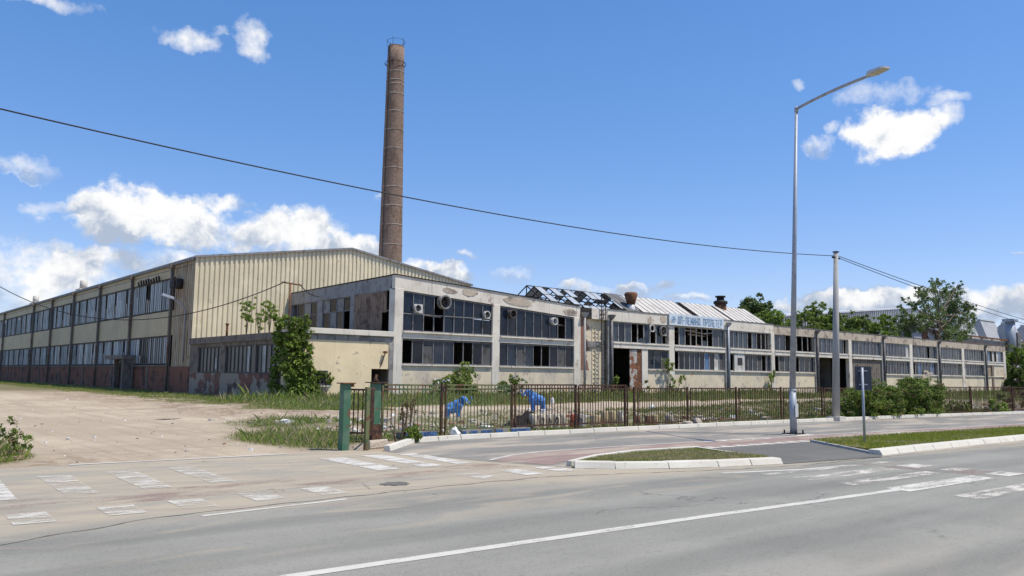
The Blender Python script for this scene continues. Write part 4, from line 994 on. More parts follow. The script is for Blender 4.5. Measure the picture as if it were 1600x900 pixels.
# ------------------------------------------------------------------ big cream hall
hall = thing('metal_hall', 'huge hall with cream corrugated gable and long glazed side wall', 'hall', (21.5, 62.2, 0)); HO = (21.5, 62.2, 0)
def H(name, mb, m, parent=None): return mb.build(name, m, parent or hall, HO)
HX0, HX1, HXR, HE, HR = 21.5, 48.35, 34.92, 10.47, 12.61; YE = 181.
def gz_(x): return HE+(HR-HE)*(1-abs(x-HXR)/(HXR-HX0)) if x <= HXR else HR-(HR-HE)*(x-HXR)/(HX1-HXR)
b = MB(); x = HX0; pr = []
while x < HX1:
    for dx, dy in ((0, 0), (.19, 0), (.235, .1), (.345, .1)): pr.append((min(x+dx, HX1), 62.06+dy))
    x += .39
pr.append((HX1, 62.06))
for (xa, ya), (xb, yb) in zip(pr[:-1], pr[1:]):
    if xb-xa < 1e-4: continue
    if xa < HXR < xb: pass
    b.poly([(xa, ya, 4.05), (xb, yb, 4.05), (xb, yb, gz_(xb)-.02), (xa, ya, gz_(xa)-.02)])
H('gable_cladding', b, 'sheet_cream')
b = MB(); b.box(21.6, 48.3, 62.32, 62.5, 0, 4.2); H('gable_base', b, 'interior')
b = MB()
for (xa, xb) in ((HX0-.12, HXR), (HXR, HX1+.12)):
    za, zb = gz_(max(xa, HX0)), gz_(min(xb, HX1)); b.hexa([(xa, 61.98, za-.03), (xb, 61.98, zb-.03), (xb, YE, zb-.03), (xa, YE, za-.03), (xa, 61.98, za+.07), (xb, 61.98, zb+.07), (xb, YE, zb+.07), (xa, YE, za+.07)])
H('roof', b, 'roof_sheet')
b = MB(); b.bar((HX0-.12, 61.94, HE+.02), (HXR, 61.94, HR+.02), .08, .16); b.bar((HXR, 61.94, HR+.02), (HX1+.1, 61.94, HE+.02), .08, .16); H('verge_trim', b, 'frame_grey')
b = MB(); b.box(48.2, 48.35, 62.3, YE, 0, 10.4); b.box(21.7, 48.2, YE-.2, YE, 0, 10.4); H('far_wall', b, 'panel_cream')
b = MB(); b.box(21.3, 21.5, 62.15, YE, 10.25, 10.46); H('gutter', b, 'frame_grey')
# side wall: brick plinth, cladding bands, glazing bay by bay
b = MB(); b.box(21.5, 21.8, 62.2, YE, 0, 2.08); H('brick_plinth', b, 'brick_dark')
b = MB(); b.box(21.42, 21.8, 66.9, YE, 2.085, 2.22); H('window_sill', b, 'concrete_dark')
b = MB(); x = 62.2
while x < 66.5: b.box(21.5+.03*(int((x-62.2)/.215) % 2), 21.8, x, x+.213, 2.09, 10.25); x += .215
H('corner_cladding', b, 'panel_rusty')
b = MB(); b.box(21.5, 21.8, 66.5, YE, 9.32, 10.25); b.box(21.5, 21.8, 66.5, YE, 4.62, 6.6); H('cladding', b, 'panel_cream')
b = MB(); b.box(21.49, 21.499, 62.4, YE, 9.94, 9.98); H('cladding_seam', b, 'frame_dark')
b = MB(); b.box(24, 24.2, 66, YE-1, 0, 9.5); H('inner_wall', b, 'interior')
by = [66.9+10.9*k for k in range(11)]
for k in range(10):
    y0, y1 = by[k]+.12, by[k+1]-.12
    if y1 > YE: break
    for (z0, z1, up_) in ((6.66, 9.26, 1), (2.28, 4.56, 0)):
        fr = MB(); pn = MB(); W = .52; n = int((y1-y0)/W); W = (y1-y0)/n
        fr.box(21.48, 21.6, y0, y1, z0, z0+.08); fr.box(21.48, 21.6, y0, y1, z1-.08, z1)
        slots = {int(n*.18), int(n*.5), int(n*.82)}
        if k == 0: slots = {int(n*.55), int(n*.6)} if up_ else {int(n*.72)}
        for i in range(n):
            ya, yb = y0+W*i, y0+W*(i+1)
            if i in slots:
                zm = z0+(z1-z0)*random.choice([.35, .45, .5]); 
                pn.box(21.56, 21.6, ya+.05, yb-.05, z0+.1, zm, 4 if random.random() < .75 else 1)
                if random.random() < .5: pn.box(21.56, 21.6, ya+.05, yb-.05, zm+.02, z1-.1, 3)  # black fill paints the shade inside the open vent slot
                fr.box(21.5, 21.58, ya-.02, ya+.04, z0+.08, z1-.08); fr.box(21.5, 21.58, yb-.04, yb+.02, z0+.08, z1-.08); fr.box(21.5, 21.58, ya+.04, yb-.04, zm-.03, zm+.02)
                continue
            m = random.choice([0, 0, 0, 1, 1] if up_ else [0, 0, 1]) if k > 0 else random.choice([0, 1, 1, 2])
            d = random.uniform(0, .03)
            pn.poly([(21.53+d, ya+.012, z0+.07), (21.53+d, yb-.012, z0+.07), (21.53+d, yb-.012, z1-.07), (21.53+d, ya+.012, z1-.07)], m)
            pn.box(21.5, 21.56, ya-.012, ya+.012, z0+.07, z1-.07, m)
            if k == 0 and i % 4 == 1: fr.box(21.49, 21.57, ya-.04, ya+.02, z0+.08, z1-.08)
        f = fr.build('window', 'frame_dark', hall, HO); pn.build('pane', ['profile_glass', 'profile_glass_dim', 'profile_glass_dark', 'soot_and_dark', 'board_white'], f, HO)
for k in range(11):
    y = by[k]
    if k == 6: continue
    b = MB(); yb = y+(random.uniform(-.2, .5) if k > 3 else 0)
    b.tube([(21.33, y, 10.3), (21.33, y, 4.5), (21.33, yb, .15)], .095, 8); b.box(21.12, 21.48, y-.24, y+.24, 10.0, 10.4)
    H('downpipe', b, 'pipe_rust')
    b = MB(); b.box(21.46, 21.499, y-.13, y+.13, 2.09, 9.9); b.box(21.44, 21.499, y-.2, y+.2, 0, 2.08); H('pilaster', b, 'concrete_dark')
b = MB()
for k in range(10): y = by[k]+5.4; b.box(21.44, 21.499, y-.16, y+.16, 0, 2.08)
H('pilaster', b, 'concrete_dark')
b = MB(); b.box(20.4, 21.48, 75.9, 81.6, 2.75, 3.1); f = H('porch_roof', b, 'concrete_dark')
b = MB(); b.box(20.5, 21.4, 76.0, 76.35, 0, 2.75); b.box(21.0, 21.42, 80.4, 80.8, 0, 2.75); H('porch_pillar', b, 'concrete_dark')
b = MB(); b.box(21.3, 21.43, 77.2, 79.6, .05, 2.6); H('door', b, 'soot_and_dark')  # solid black block, the shade of the doorway painted in
b = MB(); b.tube([(21.0, 64.9, 8.6), (21.6, 64.9, 8.6)], .42, 16); b.box(20.9, 21.48, 64.95, 65.9, 8.3, 8.9); H('wall_fan', b, 'black_metal')
b = MB(); b.tube([(21.45, 63.55, 2.5), (21.42, 63.55, 6.4), (21.2, 63.55, 6.85), (20.4, 63.4, 7.25)], .05, 8); f = H('wall_lamp', b, 'galv')
b = MB(); b.hexa([(20.5, 63.28, 7.2), (20.5, 63.52, 7.2), (19.55, 63.46, 7.42), (19.55, 63.22, 7.42), (20.5, 63.3, 7.38), (20.5, 63.5, 7.38), (19.6, 63.4, 7.62), (19.6, 63.25, 7.62)]); b.build('lamp_head', 'galv', f, HO)
for y, hx in ((131, 1.5), (104, .5)):
    b = MB(); b.box(22.6, 24.2, y-1, y+1, 10.6, 11.2); b.tube([(23.2, y, 11.2), (23.2, y, 12.2)], .4, 10); H('roof_vent', b, 'roof_sheet')
b = MB()
for y in np.arange(70, 76, .7): b.bar((21.35, y, 9.22), (21.3, y+.1, 9.5+random.random()*.2), .12, .12)
H('nest', b, 'soot_and_dark')

# ------------------------------------------------------------------ chimney
chm = thing('factory_chimney', 'tall round brown brick chimney with steel hoops behind the hall', 'chimney', (50.8, 81, 0)); CO = (50.8, 81, 0)
def crad(z): return 1.62-(1.62-1.0)*z/41.6
b = MB(); b.tube([(50.8, 81, z) for z in np.linspace(0, 41.4, 24)], [crad(z) for z in np.linspace(0, 41.4, 24)], 40); b.build('shaft', 'chimney_brick', chm, CO)
b = MB(); b.tube([(50.8, 81, 41.4), (50.8, 81, 41.55)], [1.0, .99], 32); b.build('cap', 'chimney_brick', chm, CO)
for z in (14.6, 16.9, 19.3, 21.6, 23.9, 26.2, 28.6, 30.9, 33.2, 35.4, 36.6, 37.1, 38.2):
    b = MB(); b.tube([(50.8, 81, z), (50.8, 81, z+.08)], crad(z)+.03, 40); b.build('hoop', 'hoop_steel', chm, CO)
b = MB(); n = 20
for k in range(n):
    a, c = 2*math.pi*k/n, 2*math.pi*(k+1)/n
    for r, z in ((1.25, 39.4),): b.bar((50.8+r*math.cos(a), 81+r*math.sin(a), z), (50.8+r*math.cos(c), 81+r*math.sin(c), z), .05, .05)
    if k % 4 == 0: b.bar((50.8+1.35*math.cos(a), 81+1.35*math.sin(a), 39.4), (50.8+1.0*math.cos(a), 81+1.0*math.sin(a), 39.0), .06, .06)
b.build('platform_ring', 'black_metal', chm, CO)
b = MB()
for k in range(10):
    a, c = 2*math.pi*k/10, 2*math.pi*(k+1)/10
    b.bar((50.8+1.1*math.cos(a), 81+1.1*math.sin(a), 42.25), (50.8+1.1*math.cos(c), 81+1.1*math.sin(c), 42.25), .03, .03)
    if k % 2 == 0: b.bar((50.8+1.1*math.cos(a), 81+1.1*math.sin(a), 41.5), (50.8+1.1*math.cos(a), 81+1.1*math.sin(a), 42.5), .03, .03)
b.build('guard_rail', 'black_metal', chm, CO)
b = MB()
for dx in (-.22, .22):
    a = math.radians(200); b.bar((50.8+(crad(0)+.15)*math.cos(a)+dx*.3, 81+(crad(0)+.15)*math.sin(a)+dx, 0), (50.8+(1.0+.15)*math.cos(a)+dx*.3, 81+1.15*math.sin(a)+dx, 41.6), .04, .04)
b.build('climbing_rails', 'black_metal', chm, CO)

# ------------------------------------------------------------------ far halls on the right
fh = thing('far_hall', 'distant grey corrugated hall with low gable behind the factory trees', 'hall', (153, 90, 0))
b = MB(); x = 150; 
L_, RG = at(1218, 495, 90), at(1425, 481.5, 90)
gzf = lambda x: L_.z+(RG.z-L_.z)*(x-L_.x)/(RG.x-L_.x)
while x < RG.x:
    b.hexa([(x, 90, 0), (x+1.0, 90, 0), (x+1.0, 91, 0), (x, 91, 0), (x, 90, gzf(x)), (x+1.0, 90, gzf(x+1)), (x+1.0, 91, gzf(x+1)), (x, 91, gzf(x))]); b.box(x+.3, x+.6, 89.8, 90, 0, gzf(x)-.02); x += 1.0
b.hexa([(RG.x, 90, 0), (RG.x+65, 90, 0), (RG.x+65, 91, 0), (RG.x, 91, 0), (RG.x, 90, RG.z), (RG.x+65, 90, L_.z), (RG.x+65, 91, L_.z), (RG.x, 91, RG.z)])
b.build('wall', 'far_sheet', fh, (153, 90, 0))
b = MB(); b.hexa([(150, 89.7, gzf(150)), (RG.x, 89.7, RG.z), (RG.x, 150, RG.z), (150, 150, gzf(150)), (150, 89.7, gzf(150)+.35), (RG.x, 89.7, RG.z+.35), (RG.x, 150, RG.z+.35), (150, 150, gzf(150)+.35)])
b.hexa([(RG.x, 89.7, RG.z), (RG.x+66, 89.7, L_.z), (RG.x+66, 150, L_.z), (RG.x, 150, RG.z), (RG.x, 89.7, RG.z+.35), (RG.x+66, 89.7, L_.z+.35), (RG.x+66, 150, L_.z+.35), (RG.x, 150, RG.z+.35)]); b.build('roof', 'far_light', fh, (153, 90, 0))
sh = thing('sawtooth_hall', 'distant workshop with a row of pale sawtooth roof lights at right', 'workshop', (190, 72, 0)); SO = (190, 72, 0)
p0 = at(1500, 527, 72); p1 = at(1640, 545, 72)
zc = at(1560, 527, 72).z
b = MB(); b.box(p0.x-6, 330, 72, 100, 0, zc-1.2); b.build('wall', 'concrete_side', sh, SO)
b = MB(); b.box(p0.x-6, 330, 71.8, 100, zc-1.195, zc-.8); b.build('roof', 'far_sheet', sh, SO)
for k, (pa, pb, py) in enumerate(((1490, 1516, 494), (1531, 1553, 500), (1569, 1585, 505), (1599, 1612, 509))):
    a, c = at(pa, py, 74), at(pb, py, 74); zt = a.z
    b = MB(); b.hexa([(a.x, 72.4, zc-.8), (c.x+1.0, 72.4, zc-.8), (c.x+3.2, 80, zc-.8), (a.x, 80, zc-.8), (a.x, 74, zt), (c.x, 74, zt), (c.x, 74.6, zt), (a.x, 74.6, zt)]); f = b.build('roof_light', 'far_sheet', sh, SO)
    b = MB(); b.poly([(c.x+1.03, 72.38, zc-.8), (c.x+3.25, 80, zc-.8), (c.x+.03, 74.6, zt), (c.x+.03, 74, zt)]); b.build('gable_end', 'concrete_dark', f, SO)
    b = MB(); b.box(a.x-.2, c.x+.2, 73.8, 74.8, zt+.001, zt+.28); b.build('ridge_flashing', 'far_light', f, SO)
a = at(1578, 503, 71); bz = at(1578, 560, 71).z
b = MB(); b.tube([(a.x, 71, bz), (a.x, 71, a.z)], 1.15, 12); b.box(a.x-1.6, a.x+1.6, 69.6, 72.3, a.z, a.z+.7); b.build('duct', 'galv', sh, SO)
a = at(1587, 520, 71); b = MB(); b.box(a.x-1.2, a.x+1.4, 70.2, 71.7, bz, a.z); b.build('duct', 'pipe_grey', sh, SO)
a = at(1544, 538, 60); b = MB(); b.tube([(a.x, 71.3, a.z-1), (a.x, 71.3, a.z+2.3)], [.9, 1.6], 12); b.build('funnel', 'rust', sh, SO)
b = MB(); q0, q1 = at(1500, 523, 71.4), at(1620, 537, 71.4)
for k in range(9): t_ = k/8; q = q0.lerp(q1, t_); b.bar((q.x, 71.4, zc-1), (q.x, 71.4, q.z), .3, .3)
b.bar(q0, q1, .35, .35); b.bar(q0-Vector((0, 0, 1.6)), q1-Vector((0, 0, 1.6)), .25, .25); b.build('pipe_rack', 'rust', sh, SO)
ch2 = thing('roof_shed', 'small shed with red door frame behind the factory parapet beside the big tree', 'shed', (118, 57, 0))
a, c = at(1424, 515, 57), at(1460, 515, 57); b = MB(); b.box(a.x, c.x, 57, 61, 0, at(1440, 514, 57).z); b.build('wall', 'far_sheet', ch2, (118, 57, 0))
b = MB(); b.box(a.x-.5, c.x+.5, 56.5, 61.5, at(1440, 514, 57).z+.001, at(1440, 514, 57).z+.3); b.build('roof', 'frame_grey', ch2, (118, 57, 0))
b = MB(); xa = at(1441, 520, 56.9).x; b.box(xa, xa+2.2, 56.9, 56.99, 4, at(1441, 517, 56.9).z); b.build('door', 'rust', ch2, (118, 57, 0))

# ------------------------------------------------------------------ fences and gate
fen = [('green and rust barred fence panels from the gate post to the planters', 10.95, 20.35, [10.95, 12.95, 15.45, 18.05, 20.3], 1.46, 'fence_green', 'rust_fence'),
       ('rusty brown barred fence panels from the planters to the leafy hedge', 20.7, 34.6, [20.75, 23.5, 26.3, 29.15, 32.0, 34.6], 1.36, 'rust_fence', 'rust_fence'),
       ('far rusty barred fence panels right of the leafy hedge', 41.5, 84, [41.6, 44.6, 48.9, 53.6, 58.6, 64, 70, 77, 84], 1.42, 'rust_fence', 'rust_fence')]
def fpt(x): return Vector((x, float(fence_y(x)) if x < 60 else float(fence_y(60))-(x-60)*.19, 0))
for fi, (lab, xa, xb, posts, ht, m1, m2) in enumerate(fen):
    base = fpt(xa); T = thing('bar_fence', lab, 'fence', tuple(base)); FO2 = tuple(base)
    for i, x in enumerate(posts):
        c = fpt(x); b = MB()
        if fi == 0: b.box(c.x-.032, c.x+.032, c.y-.032, c.y+.032, 0, ht-.02); b.box(c.x+.11, c.x+.14, c.y-.02, c.y+.02, .05, ht-.05)
        else: b.box(c.x-.032, c.x+.032, c.y-.032, c.y+.032, 0, ht-.0); b.box(c.x+.17, c.x+.21, c.y-.02, c.y+.02, .12, ht-.06)
        b.build('fence_post', m2 if i else m1, T, FO2)
    for i in range(len(posts)-1):
        a, c = fpt(posts[i]+.05), fpt(posts[i+1]-.05); sag = random.uniform(-.02, .02) if fi < 2 else random.uniform(-.07, .03)
        zb = .16 if fi else .22; b = MB()
        a1, c1 = a+Vector((.12, 0, 0)), c
        for z in ([ht-.04, ht-.15, zb] if fi == 0 else [ht-.05, zb]): b.bar(a1+Vector((0, 0, z)), c1+Vector((0, 0, z+sag)), .035, .045)
        n = int((c1-a1).length/.115)
        for k in range(n+1):
            q = a1.lerp(c1, k/n); ln = random.gauss(0, .012 if fi < 2 else .02); lm = random.gauss(0, .008)
            if fi == 2 and random.random() < .08: continue
            b.bar(q+Vector((0, 0, zb)), q+Vector((ln, lm, ht-.05+sag*k/n)), .021, .021)
        b.build('fence_panel', m1 if (fi == 0 and i < 2) or fi else m2, T, FO2)
    if fi == 0:
        for (x0, x1, h) in ((11.6, 12.75, .20), (13.6, 15.3, .18), (15.35, 16.1, .18)):
            a, c = fpt(x0), fpt(x1); b = MB(); b.hexa([(a.x, a.y-.1, 0), (c.x, c.y-.1, 0), (c.x, c.y+.12, 0), (a.x, a.y+.12, 0), (a.x, a.y-.1, h), (c.x, c.y-.1, h), (c.x, c.y+.12, h), (a.x, a.y+.12, h)])
            pl_ = b.build('plinth', 'concrete_grey', T, FO2); b = MB(); n = int((x1-x0)/.13)
            for k in range(n):
                p, q = a.lerp(c, (k+.06)/n), a.lerp(c, (k+.94)/n)
                if random.random() < .15: continue
                b.hexa([(p.x, p.y-.115, .05), (q.x, q.y-.115, .05), (q.x, q.y-.1005, .05), (p.x, p.y-.1005, .05), (p.x, p.y-.115, h-.025), (q.x, q.y-.115, h-.025), (q.x, q.y-.1005, h-.025), (p.x, p.y-.1005, h-.025)])
            b.build('tiles', 'tile_blue', pl_, FO2)
gp = thing('gate_post', 'wide green steel gate post with rusty cap beside the dusty entrance', 'gate post', (9.02, 16.1, 0))
b = MB(); b.box(8.935, 9.115, 16.0, 16.2, 0, 1.47); soften(b.build('post', 'paint_green', gp, (9.02, 16.1, 0)), .01)
b = MB(); b.box(8.88, 9.2, 15.95, 16.25, 1.471, 1.495); b.box(9.14, 9.22, 16.05, 16.12, 1.40, 1.47); b.build('cap', 'rust', gp, (9.02, 16.1, 0))
gp = thing('gate_post', 'green gate post with rusty foot at the start of the fence', 'gate post', (10.62, 17.45, 0))
b = MB(); b.box(10.52, 10.73, 17.35, 17.55, .45, 1.47); soften(b.build('post', 'paint_green', gp, (10.62, 17.45, 0)), .01)
b = MB(); b.box(10.49, 10.76, 17.32, 17.58, 0, .449); b.build('foot', 'rust_fence', gp, (10.62, 17.45, 0))
b = MB(); b.box(10.42, 10.85, 17.28, 17.62, 1.471, 1.495); b.tube([(10.62, 17.45, 1.495), (10.62, 17.45, 1.58), (10.64, 17.45, 1.68)], [.10, .04, .03], 8); b.build('cap', 'rust_fence', gp, (10.62, 17.45, 0))
gl = thing('gate_leaf', 'narrow rusty gate leaf of thin bars between the two green posts', 'gate', (9.45, 15.75, 0))
b = MB(); A0, A1, A2 = Vector((9.16, 16.15, 0)), Vector((9.42, 15.8, 0)), Vector((10.45, 17.2, 0))
b.bar(A1+Vector((0, 0, .0)), A1+Vector((0, 0, 1.4)), .09, .09); b.build('hinge_post', 'fence_green', gl, (9.45, 15.75, 0))
b = MB()
for z in (.38, 1.34): b.bar(A0+Vector((0, 0, z)), A1+Vector((0, 0, z)), .03, .04)
for k in range(1, 4): q = A0.lerp(A1, k/4); b.bar(q+Vector((0, 0, .38)), q+Vector((0, 0, 1.34)), .02, .02)
for z in (.62, 1.34): b.bar(A1+Vector((0, 0, z)), A2+Vector((0, 0, z)), .035, .05)
for k in range(1, 8): q = A1.lerp(A2, k/8); b.bar(q+Vector((0, 0, .25)), q+Vector((random.gauss(0, .01), 0, 1.34)), .022 if k != 2 else .045, .022)
b.build('bars', 'rust_fence', gl, (9.45, 15.75, 0))
b = MB(); b.hexa([(9.6, 15.95, 0), (10.2, 16.1, 0), (10.4, 16.45, 0), (9.8, 16.4, 0), (9.62, 15.97, .17), (10.17, 16.13, .2), (10.37, 16.42, .18), (9.82, 16.37, .17)])
tag(soften(b.build('concrete_block', 'concrete_rough'), .03), 'broken concrete block on the ground under the gate leaf', 'concrete block')

# ------------------------------------------------------------------ street lamp, poles, cables, sign
LB = (22.5, 12.95, 0)
lamp = thing('street_lamp', 'tall grey steel street lamp with long bent arm over the footpath', 'street lamp', LB)
b = MB(); b.tube([(22.5, 12.95, .03), (22.5, 12.95, 1.35)], [.106, .10], 16); b.tube([(22.5, 12.95, 1.35), (22.70, 12.68, 10.16)], [.095, .043], 16)
b.tube([(22.5, 12.95, 1.31), (22.5, 12.95, 1.37)], [.108, .108], 16); b.build('pole', 'galv', lamp, LB)
b = MB(); b.box(22.42, 22.58, 12.825, 12.84, .55, .95); b.build('service_hatch', 'galv_light', lamp, LB)
b = MB(); b.box(22.14, 22.86, 12.62, 13.28, .012, .035); b.build('base_plate', 'concrete_white', lamp, LB)
b = MB(); b.box(22.24, 22.76, 12.70, 13.20, .036, .06); b.build('flange', 'black_metal', lamp, LB)
for dx in (-.2, .2):
    for dy in (-.19, .19): b = MB(); b.tube([(22.5+dx, 12.95+dy, .055), (22.5+dx, 12.95+dy, .16)], .028, 6); b.build('bolt', 'black_metal', lamp, LB)
tip = Vector((21.32, 9.70, 10.02)); a0 = Vector((22.70, 12.68, 10.13)); pts = [a0.lerp(tip, t_)+Vector((0, 0, .14*t_*(1-t_)*1.5)) for t_ in np.linspace(0, 1, 9)]
b = MB(); b.tube(pts, [.045]*8+[.038], 10); b.tube([a0-Vector((0, 0, .12)), a0+Vector((0, 0, .06))], .06, 10); b.build('arm', 'galv', lamp, LB)
d = (tip-pts[-2]).normalized(); d.z = -.02; d.normalize(); r = d.cross(Vector((0, 0, 1))).normalized(); u = r.cross(d)
b = MB(); s0 = tip-d*.1; prof = [(0, .05, .05), (.08, .12, .09), (.22, .16, .09), (.66, .15, .05), (.74, .11, .03)]
for (t0, w0, h0), (t1, w1, h1) in zip(prof[:-1], prof[1:]):
    p, q = s0+d*t0, s0+d*t1; b.hexa([p-r*w0-u*.02, p+r*w0-u*.02, q+r*w1-u*.02, q-r*w1-u*.02, p-r*w0*.8+u*h0, p+r*w0*.8+u*h0, q+r*w1*.8+u*h1, q-r*w1*.8+u*h1])
hd = b.build('lamp_head', 'galv_light', lamp, LB)
b = MB(); p, q = s0+d*.25-u*.022, s0+d*.67-u*.022; b.hexa([p-r*.14-u*.012, p+r*.14-u*.012, q+r*.12-u*.012, q-r*.12-u*.012, p-r*.14, p+r*.14, q+r*.12, q-r*.12]); b.build('lamp_lens', 'lamp_glass', hd, LB)
UB = (31.7, 16.35, 0)
up_ = thing('utility_pole', 'plain tapered concrete utility pole at the end of the hedge', 'utility pole', UB)
b = MB(); b.tube([(31.7, 16.35, 0), (31.82, 16.18, 6.95)], [.165, .09], 12); b.build('pole', 'pole_concrete', up_, UB)
b = MB(); b.box(31.72, 31.92, 16.08, 16.28, 6.951, 6.99); b.bar((31.52, 16.18, 6.72), (32.12, 16.18, 6.72), .07, .07); b.build('pole_cap', 'black_metal', up_, UB)
b = MB(); b.box(31.45, 31.95, 16.05, 16.65, 0, .18); b.build('footing', 'kerb_white', up_, UB)


def cable(name, a, c, sag, r, label, n=40, m='cable_black'):
    a, c = Vector(a), Vector(c); b = MB(); b.tube([a.lerp(c, t_)-Vector((0, 0, 4*sag*t_*(1-t_))) for t_ in np.linspace(0, 1, n)], r, 6)
    return tag(b.build(name, m), label, 'cable', 'overhead cables')


cable('power_cable', (31.8, 16.18, 6.8), (-12, 16.5, 7.5), 1.12, .015, 'long black cable crossing the sky from upper left to the concrete pole')
e = at(1760, 540, 15.2)
cable('power_cable', (31.9, 16.22, 6.85), e, .35, .014, 'upper of two cables running right from the concrete pole')
cable('power_cable', (31.9, 16.12, 6.72), e-Vector((0, 0, .18)), .45, .014, 'lower of two cables running right from the concrete pole')
cable('power_cable', (22.0, 47.3, 7.4), (10.5, 75, 8.4), 2.6, .03, 'thin cable sagging before the hall side from the roof mast')
cable('power_cable', (23.3, 48.0, 7.42), (29.2, 56.5, 7.6), .25, .03, 'short cable from the roof mast to the tall side wall')
SG = (20.35, 9.75, 0)
sgn = thing('road_sign', 'dark back of a road sign on a slim grey post in the lawn', 'road sign', SG)
b = MB(); b.tube([(20.35, 9.75, 0), (20.35, 9.75, 2.0)], .033, 10); b.build('post', 'galv', sgn, SG)
b = MB(); ax = Vector((.76, -.65, 0)); nx_ = Vector((.65, .76, 0)); c = Vector((20.35, 9.75, 0))+nx_*.045+ax*.045
def pt(s, t_, z): q = c+ax*s+nx_*t_; return (q.x, q.y, z)
b.hexa([pt(-.21, 0, 1.42), pt(.21, 0, 1.42), pt(.21, .025, 1.42), pt(-.21, .025, 1.42), pt(-.21, 0, 2.03), pt(.21, 0, 2.03), pt(.21, .025, 2.03), pt(-.21, .025, 2.03)])
f = b.build('sign_plate', 'sign_back', sgn, SG)
b = MB()
for z in (1.55, 1.9): b.hexa([pt(-.12, -.012, z), pt(.1, -.012, z), pt(.1, -.001, z), pt(-.12, -.001, z), pt(-.12, -.012, z+.03), pt(.1, -.012, z+.03), pt(.1, -.001, z+.03), pt(-.12, -.001, z+.03)])
b.build('clamp', 'galv', f, SG)


# ------------------------------------------------------------------ elephants, planters, litter behind the fence
def remesh(o, v=.035):
    m = o.modifiers.new('remesh', 'REMESH'); m.mode = 'VOXEL'; m.voxel_size = v; m.use_smooth_shade = True
    s = o.modifiers.new('smooth', 'SMOOTH'); s.iterations = 4; s.factor = .5; return o


def elephant(loc, rz, label):
    T = thing('elephant_figure', label, 'garden figure', loc, 'blue elephant figures behind the fence', rz); T.scale = (.8, .8, .88)
    b = MB()
    def ell(cx, cy, cz, rx, ry, rz_, n=12):
        for i in range(n):
            for j in range(n):
                f = []
                for di, dj in ((0, 0), (1, 0), (1, 1), (0, 1)):
                    th = math.pi*(i+di)/n; ph = 2*math.pi*(j+dj)/n
                    f.append((cx+rx*math.sin(th)*math.cos(ph), cy+ry*math.sin(th)*math.sin(ph), cz+rz_*math.cos(th)))
                b.poly(f)
    ell(-.2, 0, .5, .34, .2, .25); ell(.08, 0, .66, .28, .18, .22); ell(.36, 0, .84, .2, .15, .18)
    for sx, sy, sz in ((-.42, .1, .5), (-.4, -.1, .5), (.1, .1, .65), (.12, -.1, .65)): b.tube([(sx+.08, sy, sz), (sx, sy, .26), (sx-.02, sy, 0)], [.16, .105, .095], 10)
    b.tube([(.46, 0, .86), (.6, 0, .74), (.70, 0, .74), (.74, 0, .9), (.72, 0, 1.02)], [.09, .065, .055, .05, .042], 8)
    b.tube([(-.46, 0, .6), (-.52, 0, .4)], [.03, .02], 6)
    remesh(b.build('body', 'blue_paint', T), .03)
    for s in (-1, 1):
        b = MB(); n = 12; c = [(.26+.13*math.cos(2*math.pi*k/n), s*(.19+.03*math.cos(2*math.pi*k/n)), .84+.15*math.sin(2*math.pi*k/n)) for k in range(n)]; c2 = [(x, y+s*.03, z) for x, y, z in c]
        b.poly(c); b.poly(c2)
        for k in range(n): j = (k+1) % n; b.poly([c[k], c[j], c2[j], c2[k]])
        b.build('ear', 'blue_ear', T)
        b = MB(); b.tube([(.48, s*.1, .78), (.56, s*.11, .70), (.62, s*.11, .71)], [.028, .022, .01], 6); b.build('tusk', 'cream_paint', T)
        b = MB(); b.tube([(.49, s*.125, .93), (.49, s*.15, .93)], [.022, .015], 8); b.build('eye', 'black_paint', T)
    return T


M['blue_ear'] = weathered('blue_ear', (.02, .10, .30), [((.04, .2, .5), 5, .5, .7)])
elephant((18.75, 24.9, float(ground_z(np.array(18.75), np.array(24.9)))-.02), R_(-42), 'bright blue elephant figure facing right in the rubble')
elephant((22.5, 24.5, float(ground_z(np.array(22.5), np.array(24.5)))-.02), R_(148), 'bright blue elephant figure facing left above the cream pots')


def pot(px, y, hgt, wid, m, tilt, label, grp, mark=None, flat=False):
    y -= .75; c = at(px, 640, y); z0 = float(ground_z(np.array(c.x), np.array(y)))+.03
    T = thing('painted_planter', label, 'planter', (c.x, y, z0), grp)
    b = MB(); r0, r1 = wid/2, wid/2*.84
    b.tube([(0, 0, 0), (tilt*.4*hgt, 0, hgt*.5), (tilt*hgt, 0, hgt*.93), (tilt*hgt, 0, hgt)], [r0, (r0+r1)/2, r1, r1*.86], 14)
    soften(b.build('body', m, T), .01)
    b = MB(); b.tube([(tilt*hgt, 0, hgt-.004), (tilt*hgt, 0, hgt+.012)], [r1*.8, r1*.5], 12); b.build('soil', 'dirt', T)
    if mark:
        b = MB()
        for st_ in mark:
            for p, q in zip(st_[:-1], st_[1:]):
                def wr(s, t_):
                    an = -math.pi/2-.7+s*wid; rr = r0+(r1-r0)*t_+.006; return (tilt*hgt*t_+rr*math.cos(an*1.0+s*1.6), rr*math.sin(an*1.0+s*1.6), hgt*t_)
                b.bar(wr(*p), wr(*q), .022, .022)
        b.build('painted_mark', 'black_paint', T)
    return T


